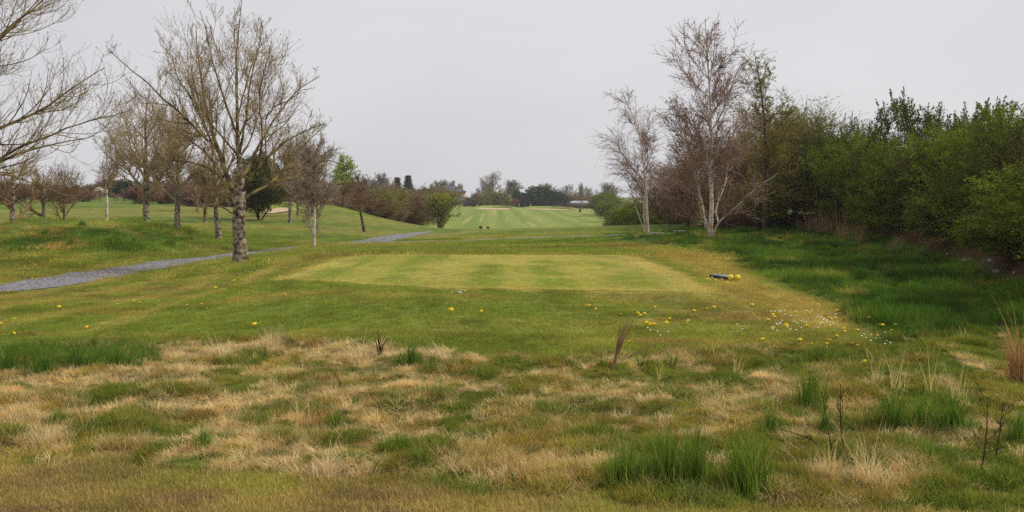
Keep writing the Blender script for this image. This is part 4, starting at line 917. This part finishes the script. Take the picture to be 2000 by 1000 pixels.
# the dark green fringe of long grass at the foot of the bank
n = 260; px = rng.random(n)*300-40; py = 686+rng.random(n)*26; hp = np.array([hit(a,b) for a,b in zip(px[:160],py[:160])])
hp = hp[rng.integers(0,160,n)]+np.c_[rng.normal(size=(n,2))*.22, np.zeros(n)]
hp[:,2] = H(hp[:,0],hp[:,1]); emit(hp[:,0],hp[:,1],hp[:,2],pick(tall,n),.5+.7*rng.random(n),lin(76,100,36)*(.7+.6*rng.random((n,1))))
PT = np.concatenate(PT); VA = np.concatenate(VA).astype(np.int32); SCL = np.concatenate(SCL); TINT = np.concatenate(TINT)
def scatter(name, PT, VA, SCL, TINT, label, cat):
    me = bpy.data.meshes.new(name); n = len(PT); me.vertices.add(n); me.vertices.foreach_set('co', PT.astype(np.float32).ravel())
    a = me.attributes.new('pick','INT','POINT'); a.data.foreach_set('value', VA)
    a = me.attributes.new('size','FLOAT','POINT'); a.data.foreach_set('value', SCL.astype(np.float32))
    a = me.attributes.new('tint','FLOAT_COLOR','POINT'); a.data.foreach_set('color', np.c_[TINT,np.ones(n)].astype(np.float32).ravel())
    a = me.attributes.new('turn','FLOAT_VECTOR','POINT'); a.data.foreach_set('vector', np.c_[rng.normal(size=(n,2))*.08, rng.random(n)*6.283].astype(np.float32).ravel())
    o = obj(name, me); o['kind'] = 'stuff'; o['label'] = label
    ng = bpy.data.node_groups.new(name,'GeometryNodeTree'); ng.interface.new_socket('Geometry',in_out='INPUT',socket_type='NodeSocketGeometry'); ng.interface.new_socket('Geometry',in_out='OUTPUT',socket_type='NodeSocketGeometry')
    gi = N(ng,'NodeGroupInput'); go = N(ng,'NodeGroupOutput'); ip = N(ng,'GeometryNodeInstanceOnPoints'); ci = N(ng,'GeometryNodeCollectionInfo')
    ci.inputs['Collection'].default_value = lib; ci.inputs['Separate Children'].default_value = True; ci.inputs['Reset Children'].default_value = True
    def na(nm, dt): q = N(ng,'GeometryNodeInputNamedAttribute', data_type=dt); q.inputs['Name'].default_value = nm; return [z for z in q.outputs if z.enabled][0]
    e2r = N(ng,'FunctionNodeEulerToRotation'); l = ng.links.new
    l(gi.outputs[0], ip.inputs['Points']); l(ci.outputs[0], ip.inputs['Instance']); ip.inputs['Pick Instance'].default_value = True
    l(na('pick','INT'), ip.inputs['Instance Index']); l(na('turn','FLOAT_VECTOR'), e2r.inputs[0]); l(e2r.outputs[0], ip.inputs['Rotation']); l(na('size','FLOAT'), ip.inputs['Scale']); l(ip.outputs[0], go.inputs[0])
    md = o.modifiers.new('scatter','NODES'); md.node_group = ng; return o
px_, py_ = PXY(PT[:,0],PT[:,1],PT[:,2]); isr = zones(PT[:,0],PT[:,1],H0(PT[:,0],PT[:,1]))
rgh = isr[3] > .5; lsh = (isr[4] > .5) & ~rgh
scatter('rough_grass', PT[rgh],VA[rgh],SCL[rgh],TINT[rgh],'rough unmown grass and matted dead straw in front of the tee','grass')
scatter('long_grass', PT[lsh],VA[lsh],SCL[lsh],TINT[lsh],'long lush green grass below the hedge','grass')
m_ = ~rgh & ~lsh
scatter('mown_grass', PT[m_],VA[m_],SCL[m_],TINT[m_],'short mown grass around the tee and path','grass')
print('grass instances', len(PT))

# ------------------------------------------------------------------ tussocks, dead clumps, stalks and saplings in the rough
rt = np.random.default_rng(140)
def tuft_mesh(name, mat, n, hgt, spread, lean, width, seg=4, curve=.7, fd=None):
    V,f,v = blades(n,hgt,spread,lean,width,rt,seg,curve,fd,.35,True); return mesh(name,V,[f],False,{'v':v},[mat])
TU = [tuft_mesh('tussock', M['tussock'], 420, .30, .17, .22, .006), tuft_mesh('tussock', M['deep_tussock'], 420, .26, .18, .28, .006), tuft_mesh('tussock', M['tussock'], 300, .34, .14, .18, .006)]
ST = [tuft_mesh('straw', M['straw'], 420, .26, .2, .95, .006, 5, 1.0), tuft_mesh('straw', M['straw'], 420, .28, .2, .8, .006, 5, 1.2,(1,.2,0))]
def put_t(name, me, px, py, hpx, wpx, lab, cat, h0, w0, group=None):
    p = hit(px,py); k = p[1]/F; o = obj(name, me, None, (p[0],p[1],p[2]-.01)); o.rotation_euler = (0,0,rt.random()*6.28)
    o.scale = (wpx*k/w0, wpx*k/w0, hpx*k/h0); return tag(o, lab, cat, group)
for i,(px,py,hp_,wp,v,lab) in enumerate([(803,712,36,70,1,'rounded deep green tussock alone at the foot of the straw bank'),(846,716,20,40,1,'small deep green tussock beside the rounded one at the straw bank'),(776,716,20,45,1,'low green tussock on the twig side of the rounded one'),
   (1582,802,74,100,0,'upright dark rushy tussock behind the two bare saplings'),(1505,848,46,84,1,'spreading green tussock with arching blades beside a fallen straw patch'),(1612,846,44,62,1,'small bright tussock at the foot of the upright rushy one'),
   (1742,836,58,120,1,'thick green tussock at the start of the long grass row below the pale stalks'),(1800,838,54,125,0,'middle tussock of the long grass row below the pale stalks'),(1862,834,50,125,1,'last tussock of the long grass row below the pale stalks'),
   (1225,950,70,120,0,'feathery tussock at the start of the tall foreground clump'),(1300,948,92,140,0,'broad tussock in the middle of the tall foreground clump'),(1362,952,110,120,2,'tallest tussock with dark seed heads in the foreground clump'),
   (1470,966,105,150,2,'separate tall tussock with loose blades beside the foreground clump'),(1440,955,60,80,0,'low tussock filling the gap in the tall foreground clump'),
   (150,722,42,66,1,'dark green tussock at the middle of the grass fringe below the lawn'),(88,728,34,70,1,'dark green tussock near the lawn end of the grass fringe'),(228,718,38,84,1,'dark green tussock at the straw end of the grass fringe'),(16,726,40,90,1,'broad dark tussock at the end of the grass fringe'),
   (396,872,34,52,0,'small fresh tussock among matted straw in the rough'),(1990,862,50,70,1,'green tussock by the bare saplings at the rough edge'),(655,838,30,60,0,'low yellow green tussock in the open rough'),(880,850,24,56,0,'low tussock near the scattered straw wisps'),(820,905,30,80,0,'broad low tussock before the mown strip'),(300,850,26,50,0,'olive tussock next to a straw heap'),(110,830,28,60,0,'olive green tussock above a long straw heap'),(1815,905,32,70,0,'low tussock between the two sapling groups')]):
    put_t('grass_tussock', TU[v], px, py, hp_, wp, lab, 'grass tussock', (.27,.23,.31)[v], (.52,.56,.44)[v])
for px,py,hp_,wp,lab in [(222,483,16,40,'dark green clump low on the rough mound beyond the path'),(140,486,16,36,'dark green clump with dandelions at the foot of the mound'),(262,473,10,26,'small green clump higher on the rough mound'),(88,460,12,40,'green clump below the smaller fruit tree on the mound'),(330,478,10,30,'green clump at the path end of the mound'),(160,441,10,30,'green clump beside the many stemmed shrub tree'),(1612,522,18,46,'dark clump in the long grass below the hedge'),(1745,596,20,70,'dark mounded clump in the shaded long grass')]:
    put_t('grass_tussock', TU[1], px, py, hp_, wp, lab, 'grass tussock', .23, .56)
for i,(px,py,hp_,wp,v,lab) in enumerate([(1700,948,62,130,0,'large heap of dead bleached grass at the foot of a sapling'),(1620,945,52,100,1,'brown dead grass heap under the bare sapling'),(528,680,30,62,0,'hay coloured mound at the edge of the lawn and straw bank'),(90,872,34,90,0,'matted straw heap in the rough on the path side'),(640,938,36,120,1,'long bleached straw drift beside the mown strip'),(430,700,24,90,1,'straw drift along the foot of the lawn'),(700,704,24,100,0,'straw drift around the dark twiggy stump'),(860,704,22,80,1,'straw drift beyond the rounded tussock'),(370,736,30,70,1,'pale dead grass heap below the straw drifts'),(1600,932,30,60,0,'small dead grass heap next to the brown one')]):
    put_t('straw_heap', ST[v], px, py, hp_, wp, lab, 'dead grass', (.16,.16)[v], .62)
RU = tuft_mesh('rush', M['rush'], 520, .52, .16, .25, .008, 5, 1.5)
put_t('rush_clump', RU, 1990, 752, 84, 80, 'brown drooping rush clump at the edge of the shaded grass', 'rush clump', .38, .62)
PS = [tuft_mesh('stalks', M['stalk'], 26, .48, .10, .5, .0065, 5, .35, (.9,.1,0)), tuft_mesh('stalks', M['stalk'], 20, .5, .14, .35, .006, 5, .5, (.3,.2,0))]
for i,(px,py,hp_,v,lab) in enumerate([(1755,772,75,0,'pale dry grass stalks leaning over the long grass row'),(1712,752,52,0,'low leaning dry stalks next to the taller pale stalks'),(1820,780,70,1,'loose upright dry stalks between two leaning bunches'),(1872,790,66,0,'pale dry stalks at the shaded end of the long grass row'),(1440,735,46,0,'single bunch of leaning dry stalks below the dandelions'),(1290,745,36,1,'short dry stalks near the dead docks')]):
    o = put_t('dry_stalks', PS[v], px, py, hp_, hp_*.9, lab, 'dry grass', .38, .40); o.rotation_euler = (0,0,(rt.random()-.5)*.6)
def sapling(seed, hgt, n, side, mat='bud_dark', leaves=60, lm='haw', r0=.007):
    rg = np.random.default_rng(seed); P = np.array([poly([(0,0,-.03),(rg.normal()*.03,rg.normal()*.03,hgt*.5),(rg.normal()*.08+side*.1,rg.normal()*.05,hgt)],9,.004,rg)])
    S0 = {'P':P,'R':np.linspace(r0,.002,9)[None]}; b1 = grow(S0,n,.25,.98,50,12,(.22,.1),6,.4,.08,.6,.0022,rg,None,.5); b2 = grow(b1,3,.2,1,45,12,(.4,.1),4,.3,.1,.7,.0017,rg,None,.5)
    t = Tree(); t.parts = [('stem',tube_mesh('stem',[G(S0,6)],M[mat])),('twigs',tube_mesh('twigs',[G(b1,3),G(b2,3)],M[mat],False))]
    if leaves: t.parts.append(('leaves',leaf_mesh('leaves',on_twigs(b1,leaves,rg,.008),.010,rg,M[lm])))
    return t
for sd,px,py,hp_,side,lab in [(151,1632,898,104,.3,'bare dark sapling with small leaves rising from the brown straw heap'),(152,1650,880,128,.4,'taller bare sapling just behind the straw heap one'),(153,1914,936,150,.2,'slim bare sapling standing in a straw ring'),(154,1942,905,120,.1,'twiggy bare sapling behind the slim one'),(155,1590,880,40,-2.2,'low arching bramble shoot beside the straw heap'),(156,665,765,46,.02,'single dark upright stem in the rough')]:
    p = hit(px,py); hh = hp_*p[1]/F; sapling(sd,hh,9 if sd<156 else 3,side,leaves=70 if sd<155 else 12).put('sapling',lab,p,'sapling')
def stump(seed, px, py, hp_, lean, lab, name, n, spread, mat, r):
    p = hit(px,py); k = p[1]/F; rg = np.random.default_rng(seed); P = []
    for i in range(n):
        a = rg.normal()*spread; P.append(poly([(rg.normal()*spread*.15,rg.normal()*.02,-.03),(a*.3+lean*.45,rg.normal()*.02,hp_*k*.5),(a+lean,rg.normal()*.04,hp_*k*(.7+.45*rg.random()))],8,.004,rg))
    t = Tree(); t.parts = [('stems',tube_mesh('stems',[(np.array(P),np.tile(np.linspace(r,r*.25,8),(n,1)),5)],M[mat]))]
    return t.put(name,lab,p,'dead stem')
stump(161,742,698,48,0.0,'dark twiggy stump standing in the straw bank','twiggy_stump',9,.05,'bud_dark',.011)
M['dock'] = mat_simple('dead_stalk_bark', lin(134,104,74), .9, c2=lin(170,140,100), scale=18)
e = stump(162,1196,718,88,.14,'bundle of dead brown dock stalks leaning at the edge of the lawn','dead_stalks',22,.06,'dock',.007)
m = MB(); m.box((0,0,0),(.02,.01,.03)); r_ = obj('tag', m.build('tag',[M['red']]), e, (-.02,-.04,.06)); r_['label'] = 'small red tag at the foot of the stalks'
stump(163,1212,706,40,.42,'thin dead stem leaning away from the dock stalks','dead_stalks',3,.03,'dock',.006)
# broad leaved weeds
def rosette(seed, n, ln):
    rg = np.random.default_rng(seed); V,f,v = blades(n, ln, .07, .9, .026, rg, 4, .8); return mesh('weed',V,[f],False,{'v':v},[M['deep_tussock']])
RO = rosette(170,44,.14)
for px,py,sz,lab in [(690,793,60,'dark broad leaved weed rosette in the open rough'),(1310,712,60,'dark broad leaved dock plants beside the dead stalks'),(1255,712,60,'green dock leaves right of the dead stalks'),(1180,716,50,'green dock leaves at the foot of the dead stalks'),(520,690,36,'small leafy weed under the hay coloured mound'),(596,690,30,'tiny leafy weed on the straw bank')]:
    put_t('broad_leaved_weed', RO, px, py, sz*.35, sz*.8, lab, 'weed', .12, .34)

# ------------------------------------------------------------------ dandelions and daisies
m = MB(); rgd = np.random.default_rng(180)
m.ell((0,0,.05),(.024,.024,.012),0,10,4,True)
for k in range(14): a = k*.4488; m.add([(0.01*math.cos(a),.01*math.sin(a),.052),(.029*math.cos(a-.18),.029*math.sin(a-.18),.049),(.033*math.cos(a),.033*math.sin(a),.047),(.029*math.cos(a+.18),.029*math.sin(a+.18),.049)],[np.array([(0,1,2,3)])],0)
m.box((0,0,.025),(.005,.005,.05),1)
DN = m.build('dandelion',[M['yellow'],M['stem']])
def flowers(pts, lab, group):
    for px,py in pts:
        p = hit(px,py); o = obj('dandelion', DN, None, (p[0],p[1],p[2])); o.rotation_euler = (rt.normal()*.3,rt.normal()*.3,rt.random()*6)
        o.scale = (.92+.14*rt.normal(),)*3; tag(o, lab, 'flower', group)
near_r = [(1210,620),(1243,617),(1250,622),(1258,619),(1264,636),(1271,638),(1277,640),(1290,630),(1300,634),(1309,627),(1345,632),(1340,637),(1357,609),(1354,611),(1381,608),(1394,604),(1468,600),(1508,620),(1512,625),(1500,630),(1510,643),(1506,651),(1535,640),(1577,641),(1581,614),(1596,612),(1613,621),(1617,628),(1623,627),(1632,626),(1647,628),(1635,612),(1663,620),(1648,648),(1650,652),(1676,651),(1664,621),(1693,626),(1698,628),(1713,641),(1723,643),(1708,658),(1711,658),(1721,621),(1736,655),(1742,658),(1749,640),(1753,637),(1747,660),(1738,653),(1761,666),(1780,644),(1490,669),(1562,672),(1585,678),(1615,680),(1620,673),(1632,664),(1663,678),(1674,680),(1232,672),(1275,685),(1691,713),(1276,605),(993,604),(1150,603),(1165,608),(938,612),(880,610),(1597,598),(1660,600)]
flowers(near_r,'yellow dandelion in the short grass between the tee and the rough, hedge side','dandelions on the bank before the tee')
flowers([(115,604),(30,628),(2,637),(3,655),(24,656),(170,643),(262,592),(271,597),(393,599),(405,610),(498,641),(420,566),(458,551),(555,580),(12,572),(22,570),(18,574),(460,517)],'yellow dandelion scattered on the mown slope below the path','dandelions on the mown slope')
lf = [(10+150*rt.random(),494+32*rt.random()) for _ in range(44)]+[(85+85*rt.random(),506+8*rt.random()) for _ in range(14)]+[(26,476),(54,478),(110,451),(125,449),(130,449),(134,450),(132,484),(150,483),(138,496),(145,495),(152,495),(166,492),(260,463),(106,492),(428,494),(62,547),(395,476)]
flowers(lf,'yellow dandelion growing in the lawn and mound beyond the gravel path','dandelions beyond the path')
flowers([(1380,549),(1386,550),(1390,547),(1396,551),(1420,556),(1353,533)],'yellow dandelion beside the yellow balls and black board','dandelions by the tee edge')
flowers([(1438,461),(1445,462),(1449,460),(1452,461),(1458,460),(1410,468),(1422,509),(1418,511),(1465,468)],'yellow dandelion in the long grass under the tall birch','dandelions under the birch')
flowers([(730,457),(738,456),(745,458),(752,456),(742,460),(1180,455),(1172,456)],'yellow dandelion patch flower near the bend of the far path','dandelions by the far path')
# daisies: one drift
V, Fq = [], []; dz = [(1500+140*rt.random(),612+40*rt.random()) for _ in range(46)]+[(880+30*rt.random(),574+4*rt.random()) for _ in range(8)]+[(1265,647),(1270,652),(1285,655),(1290,661),(1305,655),(1450,650),(1440,640),(1388,551),(1400,552),(1410,549),(480,533),(486,534),(492,534),(512,532),(525,536),(488,545),(310,592),(365,600),(230,598),(945,480),(950,481),(960,482),(1030,481)]+[(1680+60*rt.random(),655+25*rt.random()) for _ in range(14)]
for i,(px,py) in enumerate(dz):
    p = hit(px,py); a = np.arange(8)*.785; r = .0115
    V.append(np.c_[p[0]+r*np.cos(a),p[1]+r*np.sin(a),np.full(8,p[2]+.045)+.004*np.sin(a)]); Fq.append(np.arange(8)+8*i)
o = obj('daisies', mesh('daisies',np.concatenate(V),[np.array(Fq)],False,None,[M['white']])); o['kind']='stuff'; o['label']='small white daisies sprinkled through the mown grass'

# ------------------------------------------------------------------ small things
for px,py,lab in [(1427,548.5,'yellow ball tee marker touching the black board'),(1441,549.5,'yellow ball tee marker lying clear of the black board')]:
    p = hit(px,py); e = thing('tee_marker',lab,'tee marker',(p[0],p[1],p[2]+.02)); m = MB(); m.ell((0,0,.045),(.056,.056,.056),0,18,11); obj('ball',m.build('ball',[M['ball']],True),e); m = MB(); m.box((0,0,-.02),(.012,.012,.06)); obj('spike',m.build('spike',[M['black']]),e)
p = hit(1410,546); e = thing('tee_board','black and grey board lying tilted on the grass beside the yellow balls','board',(p[0],p[1],p[2]+.03),-.25); e.rotation_euler = (.12,.06,-.55)
m = MB(); prof = [(-.24,-.02),(-.20,-.07),(.16,-.09),(.24,-.02),(.22,.09),(-.18,.07)]
V = np.array([(x,y,z) for z in (0,.04) for x,y in prof]); m.add(V,[np.array([(i,(i+1)%6,6+(i+1)%6,6+i) for i in range(6)]),np.array([tuple(range(5,-1,-1)),tuple(range(6,12))])]); obj('slab',m.build('slab',[M['black']]),e)
m = MB(); V = np.array([(x*.92,y*.85+.005,z) for z in (.0405,.047) for x,y in prof]); m.add(V,[np.array([(i,(i+1)%6,6+(i+1)%6,6+i) for i in range(6)]),np.array([tuple(range(5,-1,-1)),tuple(range(6,12))])]); obj('face_plate',m.build('face_plate',[M['greytop']]),e)
for px,rz,lab in [(939,.3,'reddish brown block tee marker on the ridge, the larger of two'),(953,-.2,'reddish brown block tee marker on the ridge, the smaller of two')]:
    p = gp(px,65); e = thing('wooden_marker',lab,'tee marker',tuple(p),rz,None,1 if px==939 else .8); m = MB(); m.ell((0,0,.12),(.15,.12,.10),0,7,5); obj('block',m.build('block',[M['wood']],True),e); m = MB(); m.box((0,0,.0),(.06,.06,.12)); obj('foot',m.build('foot',[M['bud_dark']]),e)
def rock(seed, sz):
    r = np.random.default_rng(seed); m = MB(); m.ell((0,0,0),(1,1,1),0,9,6); V = np.concatenate(m.v); V = V*(1+.22*np.sin(V@r.normal(size=(3,3))*3).sum(1)/2)[:,None]*np.array([1,.7,.6])*sz; return mesh('stone',V,m.f,False,None,[M['stone']])
for i,(px,py,sz,lab) in enumerate([(1884,512,.08,'flat pale stone high on the hedge bank'),(1896,510,.05,'small pale stone beside the flat one on the bank'),(1938,512,.10,'pale stone under the hawthorn on the bank'),(1948,533,.09,'bright stone in the middle of the bank'),(1983,536,.06,'pale stone near the hawthorn branches'),(1960,566,.07,'pale stone low on the leaf littered bank'),(1946,572,.05,'tiny pale stone low on the bank'),(1994,605,.10,'pale stone at the foot of the bank'),(1850,498,.05,'small stone at the shaded end of the bank'),(1988,580,.06,'rounded stone above the one at the bank foot')]):
    p = hit(px,py); o = obj('bank_stone', rock(190+i,sz), None, (p[0],p[1],p[2]+.02)); o.rotation_euler=(0,0,i); tag(o,lab,'stone')
M['reed'] = mat_leaf('dry_reed_blade', lin(112,92,68), lin(168,146,112), .3)
RSH = tuft_mesh('reeds', M['reed'], 120, 1.0, .5, .35, .010, 4, .9)
for px,py,sz,lab in [(1612,460,60,'dry brown reeds leaning out of the hedge near the alder'),(1645,470,55,'dry brown reeds beside the first clump at the hedge foot'),(1680,480,45,'sparse dry reeds at the dark hedge foot'),(1745,496,34,'short dry reeds on the shaded bank'),(1585,452,50,'dry reeds behind the alder at the hedge end')]:
    put_t('dry_reeds', RSH, px, py, sz, sz*1.3, lab, 'reeds', .8, 1.5)

# ------------------------------------------------------------------ far buildings, flag, posts, animal
def hip(m, w_, d_, z0, hh, ov=.3, mi=0):
    a,b = w_/2+ov, d_/2+ov; r = max(.05,(w_-d_)/2); V = [(-a,-b,z0),(a,-b,z0),(a,b,z0),(-a,b,z0),(-r,0,z0+hh),(r,0,z0+hh)]
    m.add(V,[np.array([(0,1,5,4),(2,3,4,5)]),np.array([(1,2,5),(3,0,4)])],mi); m.box((0,0,z0-.09),(2*a,2*b,.17),mi)
p = gp(878,300); z0 = CZ-(388-HZ)*300/F-.55
e = thing('yellow_house','yellow rendered house with grey hipped slate roof behind the willow','house',(p[0],p[1],z0),.35)
m = MB(); m.box((0,0,1.35),(8.5,6,2.7)); obj('wall',m.build('wall',[M['house']]),e)
m = MB(); hip(m,8.5,6,2.75,2.0); rf = obj('roof',m.build('roof',[M['slate']]),e); m = MB(); m.box((1.4,0,5.0),(.6,.6,1.9)); m.box((1.4,0,6.0),(.75,.75,.15)); obj('chimney',m.build('chimney',[M['brick']]),rf)
for x in (-2.5,0,2.3):
    m = MB(); m.box((x,-3.01,1.5),(1.0,.06,1.2)); wn = obj('window',m.build('window',[M['glass']]),e); m = MB(); m.box((x,-3.06,.85),(1.2,.14,.1)); obj('sill',m.build('sill',[M['wallw']]),wn)
m = MB(); m.box((4.26,0,1.1),(.06,1.0,2.0)); obj('door',m.build('door',[M['wood']]),e)
p = gp(894,286); e = thing('grey_outbuilding','low outbuilding with grey hipped roof in front of the yellow house','outbuilding',(p[0],p[1],CZ-(386-HZ)*286/F-2.15),.2)
m = MB(); m.box((0,0,.7),(3.6,3.2,1.4)); obj('wall',m.build('wall',[M['slate']]),e); m = MB(); hip(m,3.6,3.2,1.45,1.2); obj('roof',m.build('roof',[M['slate']]),e)
p = gp(1123,279); e = thing('white_roofed_shed','long low shed with pale sheet roof behind the fairway end','shed',(p[0],p[1],CZ-(401-HZ)*279/F-1.0),.05)
m = MB(); m.box((0,0,.8),(7.6,3.5,1.6)); obj('wall',m.build('wall',[M['slate']]),e)
m = MB(); m.add([(-3.9,-2,1.65),(3.9,-2,1.65),(3.9,0,2.3),(-3.9,0,2.3),(-3.9,2,1.65),(3.9,2,1.65)],[np.array([(0,1,2,3),(3,2,5,4)])]); obj('roof',m.build('roof',[M['metal']]),e)
p = gp(997,262); e = thing('golf_flag','red flag on its pole at the far green','flag',tuple(p)); m = MB(); m.box((0,0,1.2),(.06,.06,2.4)); obj('pole',m.build('pole',[M['post']]),e)
m = MB(); V = [(.03,0,2.4),(.35,.06,2.3),(.7,-.03,2.15),(.7,-.03,1.85),(.35,.06,1.75),(.03,0,1.65)]; V = np.array(V+[(x,y+.03,z) for x,y,z in V]); m.add(V,[np.array([(0,1,4,5),(1,2,3,4),(6,11,10,7),(7,10,9,8),(0,6,7,1),(1,7,8,2),(3,9,10,4),(4,10,11,5),(2,8,9,3),(0,5,11,6)])]); obj('cloth',m.build('cloth',[M['red']]),e)
for px,d,lab in [(932,250,'pale marker post by the far bunker'),(1014,258,'pale marker post right of the red flag'),(1036,255,'pale marker post before the dark evergreen')]:
    p = gp(px,d); e = thing('marker_post',lab,'post',tuple(p)); m = MB(); m.box((0,0,.55),(.16,.16,1.1)); obj('shaft',m.build('shaft',[M['post']]),e); m = MB(); m.ell((0,0,1.1),(.11,.11,.1),0,8,5,True); obj('cap',m.build('cap',[M['post']]),e)
p = gp(1133,225); e = thing('litter_bin','small dark bin at the side of the far fairway','bin',tuple(p),0,None,.7); m = MB(); m.box((0,0,.5),(.6,.6,.9)); obj('body',m.build('body',[M['black']]),e); m = MB(); m.box((0,0,1.0),(.7,.7,.1)); obj('lid',m.build('lid',[M['black']]),e)
# a pale animal grazing on the far field
p = gp(195,150)
vs = [(0,0,1.15),(.45,0,1.2),(-.5,0,1.2),(.75,0,1.15),(1.0,0,.75),(1.12,0,.35),(1.3,0,.12),(.5,.17,.9),(.52,.17,.45),(.5,.17,.02),(.5,-.17,.9),(.48,-.17,.45),(.5,-.17,.02),(-.55,.17,.95),(-.62,.17,.5),(-.55,.17,.02),(-.55,-.17,.95),(-.6,-.17,.5),(-.52,-.17,.02),(-.72,0,1.15),(-.82,0,.6)]
es = [(0,1),(0,2),(1,3),(3,4),(4,5),(5,6),(1,7),(7,8),(8,9),(1,10),(10,11),(11,12),(2,13),(13,14),(14,15),(2,16),(16,17),(17,18),(2,19),(19,20)]
me = bpy.data.meshes.new('animal'); me.from_pydata(vs,es,[]); an = obj('grazing_animal',me,None,(p[0],p[1],p[2]-.02)); an.rotation_euler=(0,0,2.9)
an.modifiers.new('skin','SKIN'); rad = [.33,.31,.33,.2,.15,.11,.08,.13,.07,.06,.13,.07,.06,.16,.07,.06,.16,.07,.06,.06,.04]
for q, r_ in zip(me.skin_vertices[0].data, rad): q.radius = (r_, r_)
me.skin_vertices[0].data[0].use_root = True
an.modifiers.new('smooth','SUBSURF').render_levels = 1; me.materials.append(M['cream']); tag(an,'pale cream animal grazing on the far field before the brown wood','animal')

# ------------------------------------------------------------------ air between here and the skyline
m = MB(); m.box((0,205,5.5),(560,450,18.5)); hz = m.build('haze',[])
hm, t_, out_ = newmat('haze_air'); pv = N(t_,'ShaderNodeVolumePrincipled'); pv.inputs['Color'].default_value = (.93,.94,.97,1); pv.inputs['Density'].default_value = .00038; pv.inputs['Anisotropy'].default_value = .2
t_.links.new(pv.outputs[0], out_.inputs['Volume']); hz.materials.append(hm); ho = obj('haze', hz); ho['kind'] = 'stuff'; ho['label'] = 'thin pale haze in the air'
